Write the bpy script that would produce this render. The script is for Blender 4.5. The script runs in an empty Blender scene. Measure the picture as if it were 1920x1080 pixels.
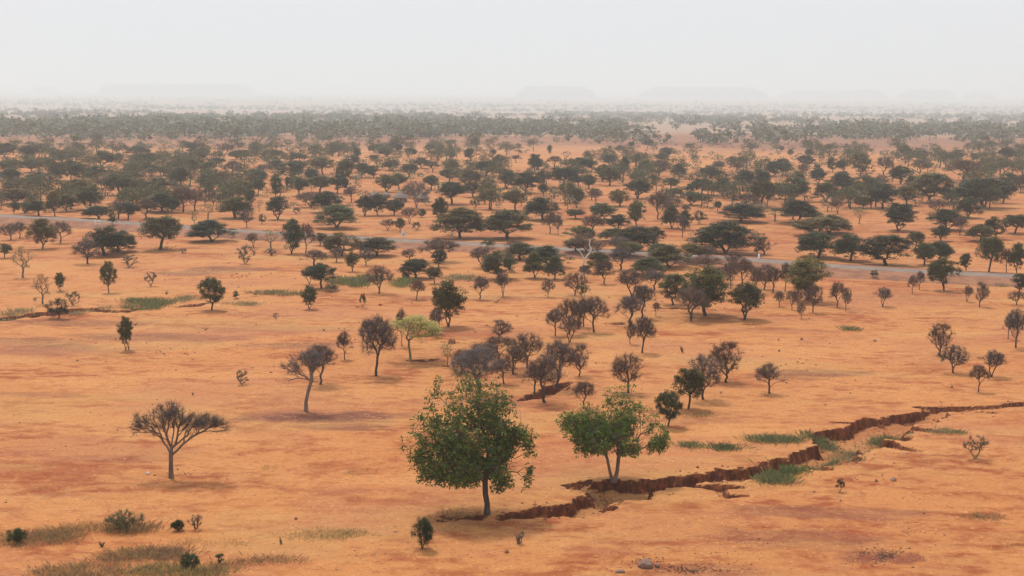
import bpy, math, random
import numpy as np
from mathutils import Matrix, Vector, Euler

# ------------------------------------------------------------------ camera, world, sun, exposure
W0, H0, F = 1920.0, 1080.0, 2667.0           # photo frame and focal length in photo pixels
CH = 25.0                                     # the photographer stands on a 25 m rise
HORIZON = 167.0
PITCH = math.atan((540 - HORIZON) / F)
ROLL = math.radians(0.36)
scene = bpy.context.scene
C = scene.collection
cam_d = bpy.data.cameras.new('camera'); cam = bpy.data.objects.new('camera', cam_d); C.objects.link(cam)
cam_d.sensor_width = 36.0; cam_d.lens = 36.0 * F / W0
cam_d.clip_start = 0.5; cam_d.clip_end = 40000
CAMR = (Matrix.Rotation(math.pi / 2 - PITCH, 4, 'X') @ Matrix.Rotation(ROLL, 4, 'Z'))
cam.matrix_world = Matrix.Translation((0, 0, CH)) @ CAMR
scene.camera = cam

SUN_EL, SUN_AZ = math.radians(62), math.radians(-25)    # azimuth from +Y (away from the camera), towards -X
world = bpy.data.worlds.new('World'); scene.world = world; world.use_nodes = True
nt = world.node_tree; nt.nodes.clear()
out = nt.nodes.new('ShaderNodeOutputWorld'); bg = nt.nodes.new('ShaderNodeBackground')
sky = nt.nodes.new('ShaderNodeTexSky'); sky.sky_type = 'NISHITA'; sky.sun_disc = False
sky.sun_elevation = SUN_EL; sky.sun_rotation = SUN_AZ; sky.dust_density = 6.0; sky.air_density = 1.5
mixn = nt.nodes.new('ShaderNodeMix'); mixn.data_type = 'RGBA'; mixn.inputs[0].default_value = 0.86
mixn.inputs['B'].default_value = (8.9, 9.2, 9.7, 1)       # the even white overcast veil
nt.links.new(sky.outputs[0], mixn.inputs['A'])
nt.links.new(mixn.outputs['Result'], bg.inputs[0]); bg.inputs[1].default_value = 0.10
nt.links.new(bg.outputs[0], out.inputs[0])
sd = bpy.data.lights.new('sun', 'SUN'); sd.energy = 2.8; sd.angle = math.radians(7); sd.color = (1, 0.97, 0.93)
so = bpy.data.objects.new('sun', sd); C.objects.link(so)
sdir = Vector((math.sin(SUN_AZ) * math.cos(SUN_EL), math.cos(SUN_AZ) * math.cos(SUN_EL), math.sin(SUN_EL)))
so.rotation_euler = sdir.to_track_quat('Z', 'Y').to_euler()
scene.view_settings.view_transform = 'Standard'; scene.view_settings.look = 'None'
scene.view_settings.gamma = 1; scene.view_settings.exposure = 0.0
scene.cycles.use_denoising = True
try: scene.cycles.denoiser = 'OPENIMAGEDENOISE'
except Exception: pass
scene.cycles.max_bounces = 6; scene.cycles.diffuse_bounces = 3; scene.cycles.transmission_bounces = 3
scene.cycles.volume_bounces = 1
scene.cycles.use_adaptive_sampling = True; scene.cycles.adaptive_threshold = 0.01

# ------------------------------------------------------------------ noise, terrain height, picking ground points
rs = np.random.RandomState(7)
LAT = rs.rand(6, 256, 256)
def vnoise(x, y, layer=0):
    x = np.asarray(x, float); y = np.asarray(y, float)
    xi = np.floor(x).astype(int); yi = np.floor(y).astype(int)
    fx = x - xi; fy = y - yi
    fx = fx * fx * (3 - 2 * fx); fy = fy * fy * (3 - 2 * fy)
    L = LAT[layer]
    a = L[xi & 255, yi & 255]; b = L[(xi + 1) & 255, yi & 255]
    c = L[xi & 255, (yi + 1) & 255]; d = L[(xi + 1) & 255, (yi + 1) & 255]
    return (a * (1 - fx) + b * fx) * (1 - fy) + (c * (1 - fx) + d * fx) * fy
def fbm(x, y, layer=0, oct=4):
    s = 0; a = 0.5; t = 0
    for o in range(oct):
        s = s + a * vnoise(x * 2 ** o + 13.7 * o, y * 2 ** o + 5.1 * o, (layer + o) % 6); t += a; a *= 0.5
    return s / t
def drop(d):                                  # the land falls away very gently beyond the wooded belt
    return np.clip(np.asarray(d, float) - 450.0, 0, 3050) * 0.010
def plain(x, y):                              # the plain without gullies
    fade = np.clip(np.asarray(y, float) / 60.0, 0, 1)
    return ((fbm(np.asarray(x) / 42.0 + 3, np.asarray(y) / 42.0, 0, 2) - 0.5) * 0.7 +
            (fbm(np.asarray(x) / 7.0, np.asarray(y) / 7.0, 2, 3) - 0.5) * 0.16) * fade - drop(y)
R3 = CAMR.to_3x3()
def ray(px, py):
    v = R3 @ Vector(((px - 960) / F, (540 - py) / F, -1)); return v
def ground(px, py):                           # the point of the plain seen at a spot of the photo
    v = ray(px, py); z = 0.0
    for _ in range(4 if py > 330 else 45):
        t = (CH - z) / max(-v.z, 1e-5); x, y = v.x * t, v.y * t
        z = float(plain(x, y))
    return x, y, z
def mpp(px, py):                              # metres per photo pixel at that ground spot
    x, y, z = ground(px, py); return (R3.inverted() @ Vector((x, y, z - CH))).z / -F

# gully centre lines: (photo x, photo y, half width m, depth m)
GULLIES = [
 [(820,975,.5,.3),(850,972,.9,.7),(880,969,.8,.6)],
 [(868,969,.5,.3),(905,975,.35,.12)],
 [(938,966,.4,.2),(955,966,.9,.7),(1000,962,1.0,.85),(1055,957,1.3,1.0),(1100,949,1.6,1.25),(1128,935,1.3,1.1),(1150,925,2.2,1.2),(1175,917,2.6,1.3),(1205,912,1.8,1.3),
  (1245,906,1.5,1.3),(1300,899,1.5,1.3),(1350,893,1.5,1.25),(1400,886,1.5,1.2),(1440,880,1.4,1.1),(1500,870,1.5,1.1),(1528,862,1.8,1.15),(1560,848,2.3,1.1),(1590,834,2.6,1.2),(1605,822,3.2,1.3),(1640,808,3.0,1.2),(1670,795,2.6,1.25),(1705,786,2.0,1.1),(1740,777,1.6,.9),(1765,769,1.2,.7),(1810,766,1.0,.6),(1860,764,.9,.5),(1900,760,.8,.45),(1940,757,.8,.4)],
 [(1072,912,.9,.6),(1110,914,1.6,.9),(1150,916,1.8,1.1)],
 [(1560,815,1.6,1.1),(1600,817,2.2,1.2),(1630,818,2.0,1.1)],
 [(1640,826,1.2,.8),(1675,836,1.0,.6),(1700,842,.6,.4),(1722,846,.35,.2)],
 [(1640,800,1.0,.8),(1700,803,.8,.5),(1760,808,.4,.2)],
 [(1290,909,.7,.6),(1330,914,1.1,.8),(1390,914,.5,.35)],
 [(1350,918,.5,.5),(1358,930,.6,.5),(1395,929,.35,.3)],
 [(1190,936,.3,.2),(1215,934,.35,.25)],
 [(1120,948,.3,.2),(1180,943,.25,.15)],
 [(1516,877,.35,.4),(1535,878,.4,.45),(1560,879,.3,.2)],
 [(1560,792,.3,.2),(1620,794,.4,.4),(1660,790,.6,.6)],
 [(1720,764,.4,.25),(1780,768,.8,.5),(1870,774,.3,.2)],
 [(975,751,.3,.3),(1000,744,.7,.6),(1025,735,.9,.8),(1050,722,1.0,.8),(1070,717,.6,.4)],
 [(765,676,.4,.4),(790,676,.6,.6),(820,674,.3,.3)],
 [(835,686,.3,.3),(870,688,.35,.35)],
 [(830,641,.3,.25),(870,643,.5,.35),(910,641,.4,.25)],
 [(1120,680,.3,.2),(1160,683,.4,.25)],
 [(1140,606,.6,.3),(1165,607,.6,.4)],
 [(-20,600,1.2,.5),(40,594,1.6,.8),(90,589,1.8,1.0),(130,583,1.8,1.1),(165,580,1.4,1.0),(205,583,1.0,.7),(235,583,1.4,1.1),(262,580,1.0,.6)],
 [(335,575,.7,.5),(370,571,.9,.6),(395,568,.5,.3)],
 [(1225,577,.5,.3),(1290,579,.5,.4)],
 [(225,700,.2,.08),(290,714,.25,.1)], [(40,880,.2,.1),(90,892,.25,.12),(160,894,.2,.1)],
 [(180,940,.18,.08),(260,930,.2,.1),(330,922,.15,.06)], [(440,948,.15,.07),(520,936,.2,.1)],
 [(60,985,.2,.1),(170,996,.2,.1)], [(1570,990,.2,.08),(1620,985,.2,.08)], [(1860,1030,.3,.12),(1940,1020,.4,.2)],
]
G_W = []
for g in GULLIES:
    pts = []
    for (px, py, hw, dp) in g:
        x, y, z = ground(px, py); pts.append((x, y, hw * .78, dp * .86))
    G_W.append(pts)
def carve(x, y):
    """depth of erosion below the plain at arrays x, y"""
    out = np.zeros_like(x)
    wob = (fbm(x / 1.5, y / 1.5, 1, 3) - 0.5) * 2.1 + (fbm(x / 0.45, y / 0.45, 4, 2) - 0.5) * 0.7
    for pts in G_W:
        xs = [p[0] for p in pts]; ys = [p[1] for p in pts]; m = 5
        sel = (x > min(xs) - m) & (x < max(xs) + m) & (y > min(ys) - m) & (y < max(ys) + m)
        if not sel.any(): continue
        X = x[sel]; Y = y[sel]; Wb = wob[sel]; best = np.zeros_like(X)
        for (x0, y0, h0, d0), (x1, y1, h1, d1) in zip(pts[:-1], pts[1:]):
            dx, dy = x1 - x0, y1 - y0; L2 = dx * dx + dy * dy
            t = np.clip(((X - x0) * dx + (Y - y0) * dy) / L2, 0, 1)
            dist = np.hypot(X - x0 - t * dx, Y - y0 - t * dy)
            hw = h0 + (h1 - h0) * t; dp = (d0 + (d1 - d0) * t) * (.72 + .55 * vnoise(X / 3.5 + 7, Y / 3.5, 0))
            dist = dist + Wb * np.minimum(hw, 1.2)
            s = np.clip((hw - dist) / np.minimum(0.22 + .75 * np.clip(vnoise(X / 2.3, Y / 2.3, 5) - .35, 0, 1), hw) + 0.3, 0, 1); s = s * s * (3 - 2 * s)
            floor = 0.62 + .25 * vnoise(X * 1.7, Y * 1.7, 3) + 0.18 * np.clip(1 - dist / np.maximum(hw, .1), 0, 1)
            best = np.maximum(best, s * dp * floor)
        out[sel] = np.maximum(out[sel], best)
    return out

# ------------------------------------------------------------------ helpers
class MB:                                     # collects vertices and faces of one mesh
    def __init__(s): s.v = []; s.f = []; s.n = 0; s.q = []
    def add(s, v, f):
        v = np.asarray(v, float).reshape(-1, 3); s.v.append(v)
        f = np.asarray(f, int); s.f.append(f + s.n); s.n += len(v)
    def mesh(s, name, smooth=False):
        me = bpy.data.meshes.new(name)
        if not s.v: return me
        V = np.concatenate(s.v).astype(np.float32)
        me.vertices.add(len(V)); me.vertices.foreach_set('co', V.ravel())
        cnt = np.concatenate([np.full(len(f), f.shape[1]) for f in s.f])
        idx = np.concatenate([f.ravel() for f in s.f])
        me.loops.add(len(idx)); me.loops.foreach_set('vertex_index', idx.astype(np.int32))
        me.polygons.add(len(cnt))
        st = np.concatenate([[0], np.cumsum(cnt)[:-1]])
        me.polygons.foreach_set('loop_start', st.astype(np.int32))
        me.update(calc_edges=True)
        if smooth: me.polygons.foreach_set('use_smooth', np.ones(len(cnt), bool))
        me.validate(); return me
def link(name, me, mat=None, parent=None, loc=None):
    if mat and not me.materials: me.materials.append(mat)
    o = bpy.data.objects.new(name, me); C.objects.link(o)
    if parent: o.parent = parent
    if loc: o.location = loc
    return o
def tag(o, label=None, cat=None, group=None, kind=None):
    if label: o['label'] = label
    if cat: o['category'] = cat
    if group: o['group'] = group
    if kind: o['kind'] = kind
    return o
def tube(mb, pts, rad, sides=6):
    pts = np.asarray(pts, float); rad = np.asarray(rad, float); n = len(pts)
    if n < 2: return
    tan = np.gradient(pts, axis=0); tan /= np.linalg.norm(tan, axis=1)[:, None] + 1e-9
    up = np.array([0.0, 0.37, 0.93]) if abs(tan[0][2]) < .8 else np.array([1.0, 0.1, 0])
    a = np.cross(tan, up); a /= np.linalg.norm(a, axis=1)[:, None] + 1e-9
    b = np.cross(tan, a)
    th = np.linspace(0, 2 * math.pi, sides, endpoint=False)
    V = pts[:, None, :] + rad[:, None, None] * (np.cos(th)[None, :, None] * a[:, None, :] + np.sin(th)[None, :, None] * b[:, None, :])
    f = []
    for i in range(n - 1):
        for k in range(sides):
            k2 = (k + 1) % sides
            f.append((i * sides + k, i * sides + k2, (i + 1) * sides + k2, (i + 1) * sides + k))
    mb.add(V.reshape(-1, 3), f)
def box(mb, x0, x1, y0, y1, z0, z1):
    v = [(x, y, z) for z in (z0, z1) for y in (y0, y1) for x in (x0, x1)]
    mb.add(v, [(0, 2, 3, 1), (4, 5, 7, 6), (0, 1, 5, 4), (2, 6, 7, 3), (0, 4, 6, 2), (1, 3, 7, 5)])
def spikes(mb, P, D, L, R, rng):              # many thin tapering twigs, vectorised
    n = len(P); D = D / (np.linalg.norm(D, axis=1)[:, None] + 1e-9)
    u = np.cross(D, rng.normal(size=(n, 3))); u /= np.linalg.norm(u, axis=1)[:, None] + 1e-9
    w = np.cross(D, u)
    c = [(1, 0), (-.5, .866), (-.5, -.866)]
    V = np.empty((n, 4, 3))
    for i, (ca, sa) in enumerate(c): V[:, i] = P + R[:, None] * (ca * u + sa * w)
    V[:, 3] = P + D * L[:, None]
    k = np.arange(n)[:, None] * 4
    f = np.concatenate([k + np.array([[0, 1, 3]]), k + np.array([[1, 2, 3]]), k + np.array([[2, 0, 3]])])
    mb.add(V.reshape(-1, 3), f)
def leaves(mb, P, size, rng, flat=0.5, aspect=0.55, droop=0.0, out=None):
    """diamond leaves at P, folded a little; flat: how horizontal they lie"""
    n = len(P)
    N = rng.normal(size=(n, 3)); N[:, 2] = np.abs(N[:, 2]) + flat * 2; N /= np.linalg.norm(N, axis=1)[:, None]
    T = np.cross(N, rng.normal(size=(n, 3))); T /= np.linalg.norm(T, axis=1)[:, None] + 1e-9
    if out is not None:
        T = T * .7 + out; T[:, 2] -= droop; T /= np.linalg.norm(T, axis=1)[:, None] + 1e-9
    B = np.cross(T, N); B /= np.linalg.norm(B, axis=1)[:, None] + 1e-9
    s = size if np.ndim(size) else np.full(n, size)
    s = s * rng.uniform(.5, 1.5, n)
    V = np.empty((n, 4, 3))
    V[:, 0] = P; V[:, 1] = P + T * (s * .5)[:, None] + B * (s * aspect * .5)[:, None]
    V[:, 2] = P + T * s[:, None]; V[:, 3] = P + T * (s * .5)[:, None] - B * (s * aspect * .5)[:, None]
    V[:, 2, 2] -= s * .12
    mb.add(V.reshape(-1, 3), np.arange(n)[:, None] * 4 + np.array([[0, 1, 2, 3]]))

# ------------------------------------------------------------------ materials
def new_mat(name):
    m = bpy.data.materials.new(name); m.use_nodes = True; n = m.node_tree; n.nodes.clear()
    o = n.nodes.new('ShaderNodeOutputMaterial'); p = n.nodes.new('ShaderNodeBsdfPrincipled')
    p.inputs['Roughness'].default_value = .9; p.inputs['Specular IOR Level'].default_value = .15
    n.links.new(p.outputs[0], o.inputs[0]); return m, n, p, o
class NB:                                     # small node-building helper
    def __init__(s, n): s.n = n
    def new(s, t, **k):
        x = s.n.nodes.new(t)
        for a, b in k.items(): setattr(x, a, b)
        return x
    def setin(s, node, sock, v):
        if hasattr(v, 'is_output') or isinstance(v, bpy.types.NodeSocket): s.n.links.new(v, node.inputs[sock])
        else: node.inputs[sock].default_value = v
    def math(s, op, a, b=0.0, clamp=False):
        m = s.new('ShaderNodeMath', operation=op, use_clamp=clamp); s.setin(m, 0, a); s.setin(m, 1, b); return m.outputs[0]
    def mix(s, f, a, b, blend='MIX'):
        m = s.new('ShaderNodeMix', data_type='RGBA', blend_type=blend)
        s.setin(m, 0, f)
        s.setin(m, 6, a if not isinstance(a, tuple) else (*a[:3], 1)); s.setin(m, 7, b if not isinstance(b, tuple) else (*b[:3], 1))
        return m.outputs[2]
    def noise(s, vec, scale, detail=4, rough=.55, dist=0.0):
        t = s.new('ShaderNodeTexNoise'); s.n.links.new(vec, t.inputs['Vector'])
        t.inputs['Scale'].default_value = scale; t.inputs['Detail'].default_value = detail
        t.inputs['Roughness'].default_value = rough; t.inputs['Distortion'].default_value = dist
        return t.outputs['Fac']
    def ramp(s, f, lo, hi):
        m = s.new('ShaderNodeMapRange', interpolation_type='SMOOTHSTEP'); s.n.links.new(f, m.inputs[0])
        m.inputs[1].default_value = lo; m.inputs[2].default_value = hi; return m.outputs[0]
    def scale(s, vec, sc):
        m = s.new('ShaderNodeMapping'); s.n.links.new(vec, m.inputs[0]); m.inputs[3].default_value = sc; return m.outputs[0]

def mat_ground():
    m, n, p, o = new_mat('laterite_soil'); b = NB(n)
    pos = b.new('ShaderNodeTexCoord').outputs['Object']
    def att(nm): return b.new('ShaderNodeAttribute', attribute_name=nm).outputs['Fac']
    pale = (.525, .226, .074); mid = (.425, .134, .034); red = (.275, .058, .013); purp = (.165, .056, .034); dark = (.075, .018, .006)
    big = b.noise(b.scale(pos, (.03, .06, .05)), 1.0, 5, .6, .6)
    med = b.noise(b.scale(pos, (.12, .22, .2)), 1.0, 6, .62, .4)
    strk = b.noise(b.scale(pos, (.6, .95, .5)), 1.0, 5, .6, .2)
    fine = b.noise(b.scale(pos, (1, 1.4, 1)), 2.4, 7, .75)
    vfine = b.noise(pos, 14.0, 3, .7)
    # stretches of pale sand, orange sand, redder soil
    f1 = b.ramp(b.math('ADD', b.math('MULTIPLY', big, .6), b.math('MULTIPLY', med, .4)), .40, .60)
    col = b.mix(f1, mid, pale)
    tone = b.math('ADD', b.math('MULTIPLY', med, .55), b.math('MULTIPLY', strk, .45))
    redf = b.math('MULTIPLY', b.ramp(tone, .44, .62), .74)
    redf = b.math('ADD', redf, b.math('MULTIPLY', att('red'), b.math('ADD', .52, b.math('MULTIPLY', b.ramp(tone, .36, .56), .48))), True)
    col = b.mix(redf, col, red)
    col = b.mix(b.math('MULTIPLY', att('pale'), b.ramp(tone, .62, .44)), col, pale)
    pf = b.math('MULTIPLY', att('purple'), b.ramp(b.math('ADD', b.math('MULTIPLY', strk, .5), b.math('MULTIPLY', fine, .5)), .30, .52))
    col = b.mix(pf, col, purp)
    pinkf = b.ramp(b.noise(b.scale(pos, (.055, .085, .1)), 1.0, 5, .6, .5), .50, .62)
    col = b.mix(b.math('MULTIPLY', pinkf, .45), col, (.40, .145, .065))
    # thin stretched gravel lines
    ln = b.noise(b.scale(pos, (1.3, 1.9, 1)), 1.0, 7, .75, .3)
    col = b.mix(b.math('MULTIPLY', b.ramp(ln, .54, .66), .55), col, (.30, .115, .055))
    # straw stubble and small crumbs of soil
    straw = b.math('MULTIPLY', b.ramp(b.noise(b.scale(pos, (.05, .12, .1)), 1.0, 4), .50, .62), b.ramp(fine, .48, .64))
    col = b.mix(b.math('MULTIPLY', straw, .38), col, (.42, .27, .12))
    col = b.mix(b.math('MULTIPLY', b.ramp(vfine, .54, .68), .5), col, (.22, .075, .03))
    col = b.mix(b.math('MULTIPLY', b.ramp(fine, .54, .66), .6), col, (.24, .08, .03))
    col = b.mix(b.math('MULTIPLY', att('cut'), .6), col, (.33, .125, .045))
    strawz = b.math('MULTIPLY', b.ramp(b.noise(b.scale(pos, (.04, .09, .1)), 1.0, 5, .6, .4), .52, .64), .35)
    col = b.mix(strawz, col, (.46, .26, .085))
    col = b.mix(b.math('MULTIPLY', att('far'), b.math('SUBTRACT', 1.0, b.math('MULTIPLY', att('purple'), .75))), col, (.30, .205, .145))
    spk = b.noise(pos, 3.6, 3, .6)
    col = b.mix(b.math('MULTIPLY', b.ramp(spk, .60, .70), .65), col, (.13, .05, .028))
    col = b.mix(b.math('MULTIPLY', b.ramp(spk, .40, .30), .55), col, (.66, .33, .14))
    # raw red earth on the cut banks, darkened to stand in for their shade
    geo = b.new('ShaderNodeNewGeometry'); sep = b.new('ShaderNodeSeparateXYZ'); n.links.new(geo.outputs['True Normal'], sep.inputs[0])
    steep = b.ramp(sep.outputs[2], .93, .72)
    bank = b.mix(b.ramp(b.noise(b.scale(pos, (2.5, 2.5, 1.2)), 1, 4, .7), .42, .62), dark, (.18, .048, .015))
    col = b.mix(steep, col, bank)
    n.links.new(col, p.inputs['Base Color'])
    bmp = b.new('ShaderNodeBump'); bmp.inputs['Strength'].default_value = .55; bmp.inputs['Distance'].default_value = .12
    h = b.math('ADD', b.math('MULTIPLY', fine, .8), b.math('MULTIPLY', vfine, .35))
    n.links.new(h, bmp.inputs['Height']); n.links.new(bmp.outputs[0], p.inputs['Normal'])
    return m
def mat_leaf(name, transl=.22, tint=(1.25, 1.35, .6)):
    m, n, p, o = new_mat(name); b = NB(n)
    oi = b.new('ShaderNodeObjectInfo').outputs['Color']
    geo = b.new('ShaderNodeNewGeometry'); r = geo.outputs['Random Per Island']
    tc = b.new('ShaderNodeTexCoord').outputs['Object']
    cl = b.noise(tc, 3.5, 2, .5)
    v = b.math('ADD', b.math('MULTIPLY', r, .9), b.math('MULTIPLY', b.ramp(cl, .35, .65), .6))
    c1 = b.mix(1.0, oi, (.62, .62, .66), 'MULTIPLY'); c2 = b.mix(1.0, oi, (1.5, 1.42, 1.2), 'MULTIPLY')
    col = b.mix(b.ramp(v, .15, 1.3), c1, c2)
    n.links.new(col, p.inputs['Base Color']); p.inputs['Roughness'].default_value = .6
    t = b.new('ShaderNodeBsdfTranslucent'); tcx = b.mix(1.0, col, tint, 'MULTIPLY'); n.links.new(tcx, t.inputs[0])
    ms = b.new('ShaderNodeMixShader'); ms.inputs[0].default_value = transl
    n.links.new(p.outputs[0], ms.inputs[1]); n.links.new(t.outputs[0], ms.inputs[2]); n.links.new(ms.outputs[0], o.inputs[0])
    return m
def mat_bark(name, use_obj=True, c=(.09, .06, .045), c2=None, sc=6):
    m, n, p, o = new_mat(name); b = NB(n)
    tc = b.new('ShaderNodeTexCoord').outputs['Object']; f = b.noise(b.scale(tc, (1, 1, .3)), sc, 5, .7)
    if use_obj:
        oi = b.new('ShaderNodeObjectInfo').outputs['Color']
        col = b.mix(b.ramp(f, .35, .65), b.mix(1.0, oi, (.6, .6, .6), 'MULTIPLY'), b.mix(1.0, oi, (1.45, 1.4, 1.35), 'MULTIPLY'))
    else: col = b.mix(b.ramp(f, .35, .65), c, c2 or tuple(x * 2 for x in c))
    n.links.new(col, p.inputs['Base Color']); return m
def mat_simple(name, c1, c2, sc=3.0, rough=.9, bump=0.0):
    m, n, p, o = new_mat(name); b = NB(n)
    tc = b.new('ShaderNodeTexCoord').outputs['Object']; f = b.noise(tc, sc, 6, .65)
    n.links.new(b.mix(b.ramp(f, .35, .65), c1, c2), p.inputs['Base Color']); p.inputs['Roughness'].default_value = rough
    if bump:
        bm = b.new('ShaderNodeBump'); bm.inputs['Strength'].default_value = bump; n.links.new(f, bm.inputs['Height']); n.links.new(bm.outputs[0], p.inputs['Normal'])
    return m
M_ground = mat_ground()
M_leaf = mat_leaf('leaf'); M_twig = mat_bark('twig_bark', sc=9); M_bark = mat_bark('bark')
M_grass = mat_leaf('grass_blade', .4, (1.1, 1.05, .85))
M_rock = mat_simple('rock', (.17, .10, .075), (.27, .17, .125), 5, .9, .5)
M_pebble = mat_simple('pebble', (.07, .038, .026), (.18, .09, .055), 1.5)
M_white = mat_simple('white_paint', (.72, .72, .70), (.80, .80, .78), 4, .5)
M_dead = mat_simple('bleached_wood', (.50, .45, .38), (.68, .63, .56), 6)
M_thatch = mat_simple('thatch', (.15, .12, .10), (.27, .22, .18), 9, 1, .6)
M_mud = mat_simple('mud_wall', (.26, .14, .085), (.34, .19, .12), 3)
M_metal = mat_simple('galvanised_post', (.32, .32, .32), (.42, .42, .42), 5, .5)

# ------------------------------------------------------------------ ground sheet with the gullies cut into it
def axis(segs):
    out = [segs[0][0]]
    for a, b_, st in segs:
        n = max(1, int(round((b_ - a) / st))); out += list(np.linspace(a, b_, n + 1)[1:])
    return np.array(out)
def geo_ax(a, b_, n): return np.geomspace(a, b_, n)[1:]
gx = np.concatenate([-geo_ax(120, 9300, 36)[::-1], axis([(-120, -70, 1.2), (-70, -12, .28), (-12, 48, .15), (48, 75, .4), (75, 120, 1.2)]), geo_ax(120, 9300, 36)])
gy = np.concatenate([axis([(-150, 60, 6), (60, 72, .5), (72, 128, .16), (128, 190, .33), (190, 330, .9), (330, 700, 4)]), geo_ax(700, 16000, 80)])
GX, GY = np.meshgrid(gx, gy)
ZP = plain(GX, GY); CUT = carve(GX, GY)
near = np.clip((140 - GY) / 40, 0, 1)
ZR = (fbm(GX / .9, GY / .9, 3, 2) - .5) * .06 * near
Z = ZP + ZR - CUT
ny, nx = GX.shape
mb = MB(); V = np.stack([GX, GY, Z], -1).reshape(-1, 3)
i = np.arange(ny - 1)[:, None] * nx + np.arange(nx - 1)[None, :]; i = i.ravel()
mb.add(V, np.stack([i, i + 1, i + nx + 1, i + nx], -1))
gm = mb.mesh('ground', smooth=False)
PATCH = {'purple': [(590,782,165,13,1),(640,800,100,7,.7),(100,655,120,12,.8),(300,632,180,9,.7),(150,605,150,7,.6),(60,640,110,9,.6),(60,740,120,6,.4),(560,648,110,6,.6),
   (1530,700,105,8,.75),(1470,708,80,6,.5),(1560,962,200,13,.55),(1500,1010,170,22,.45),(1650,1045,90,12,.5),(1330,1070,120,14,.5),(350,512,70,6,.7),(430,505,90,7,.8),(1300,555,100,6,.3),
   (1450,620,120,6,.3),(700,262,1200,11,.9),(1500,264,600,16,1),(300,270,500,8,.7),(1300,788,110,8,.35),(880,560,200,6,.3),(500,618,170,7,.5),(1700,558,160,9,.35),(1290,775,120,6,.3),(230,860,120,8,.35)],
 'red': [(100,890,250,28,.9),(330,908,150,16,.9),(60,825,160,14,.8),(240,835,130,10,.8),(860,628,150,12,.9),(880,652,90,9,.9),(1350,962,170,16,.7),(800,1008,90,12,.8),(1800,862,160,12,.4),
   (1200,622,130,7,.6),(960,385,1400,42,1),(960,440,1300,26,1),(1500,455,500,20,.9),(960,335,1300,22,.6),(1330,590,190,12,.5),(560,800,200,8,.5),(1500,870,200,10,.4),(90,920,300,14,.7),(1650,530,350,16,.6),(850,580,260,10,.4),(1700,1060,220,25,.6),(200,1050,260,20,.35),(1450,985,480,60,.62),(1250,1050,300,30,.5),(80,860,260,40,.6),(60,700,160,12,.4),(1820,900,220,30,.45),(420,600,420,14,.45),(980,700,260,18,.35),(1650,600,260,14,.4),(700,560,400,12,.4),(1000,720,60,14,.5),(300,470,350,14,.55),(1700,990,200,14,.3)],
 'pale': [(300,715,260,24,1),(500,830,220,16,.8),(1500,655,220,18,.9),(1350,805,160,18,1),(880,900,330,18,.9),(1700,725,170,14,.8),(960,600,110,14,.9),(1180,790,160,20,.9),(700,940,200,16,.8),(1120,980,200,14,.6),
   (1300,670,160,16,.8),(640,720,130,16,.9),(250,760,220,14,.7),(300,545,200,8,.7),(1750,800,200,10,.6),(1000,300,1100,10,.8),(1500,305,500,12,.8),(960,215,1300,30,.8),(250,985,200,8,.5),(1650,940,180,8,.5)]}
for key, lst in PATCH.items():
    A = np.zeros_like(GX)
    for (px, py, rx, ry, st) in lst:
        x0, y0, _ = ground(px, py); s = mpp(px, py)
        _, ya, _ = ground(px, py + ry); _, yb, _ = ground(px, max(py - ry, 190))
        ryw = abs(yb - ya) / 2; rxw = rx * s
        sel = (abs(GX - x0) < rxw * 1.6) & (abs(GY - y0) < ryw * 1.6)
        if not sel.any(): continue
        X, Y = GX[sel], GY[sel]
        r = np.hypot((X - x0) / rxw, (Y - y0) / ryw)
        r = r + (fbm(X / (rxw * .35) + px, Y / (ryw * .35), 2, 4) - .5) * .9
        A[sel] = np.maximum(A[sel], st * np.clip((1.12 - r) / .4, 0, 1))
    at = gm.attributes.new(key, 'FLOAT', 'POINT'); at.data.foreach_set('value', A.ravel().astype(np.float32))
at = gm.attributes.new('cut', 'FLOAT', 'POINT'); at.data.foreach_set('value', np.clip(CUT / .5, 0, 1).ravel().astype(np.float32))
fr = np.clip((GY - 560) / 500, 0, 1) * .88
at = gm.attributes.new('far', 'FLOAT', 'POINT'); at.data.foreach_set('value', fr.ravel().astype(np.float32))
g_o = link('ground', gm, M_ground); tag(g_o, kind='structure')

# ------------------------------------------------------------------ tarred road on a low bank
road_px = [(-260,398),(-120,403),(0,409.5),(150,417),(250,424),(350,432),(440,438),(550,444),(650,450),(740,456),(890,464),(1050,473),(1200,481),(1370,491),(1440,496),(1560,506),(1700,514.5),(1800,519.5),(1890,524),(2050,534),(2200,544)]
rp = np.array([ground(a, b)[:2] for a, b in road_px])
tt = np.linspace(0, len(rp) - 1, 220); rpx = np.interp(tt, np.arange(len(rp)), rp[:, 0]); rpy = np.interp(tt, np.arange(len(rp)), rp[:, 1])
k = np.ones(13) / 13; rpx = np.convolve(np.pad(rpx, 6, 'edge'), k, 'valid'); rpy = np.convolve(np.pad(rpy, 6, 'edge'), k, 'valid')
def ribbon(offs, zs, name, mat, jit=0):
    tx = np.gradient(rpx); ty = np.gradient(rpy); L = np.hypot(tx, ty); nxn, nyn = -ty / L, tx / L
    zc = np.convolve(np.pad(plain(rpx, rpy), 10, 'edge'), np.ones(21) / 21, 'valid')
    V = []
    for o_, z_ in zip(offs, zs):
        w = o_ + (jit * (fbm(rpx / 3 + o_ * 9, rpy / 3, 1, 3) - .5) if jit and abs(o_) > 2 else 0)
        V.append(np.stack([rpx + nxn * w, rpy + nyn * w, zc + z_], -1))
    V = np.stack(V, 1); m_, k_ = V.shape[:2]
    f = [(a * k_ + c, a * k_ + c + 1, (a + 1) * k_ + c + 1, (a + 1) * k_ + c) for a in range(m_ - 1) for c in range(k_ - 1)]
    mb = MB(); mb.add(V.reshape(-1, 3), f); return tag(link(name, mb.mesh(name), mat), kind='structure')
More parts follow.
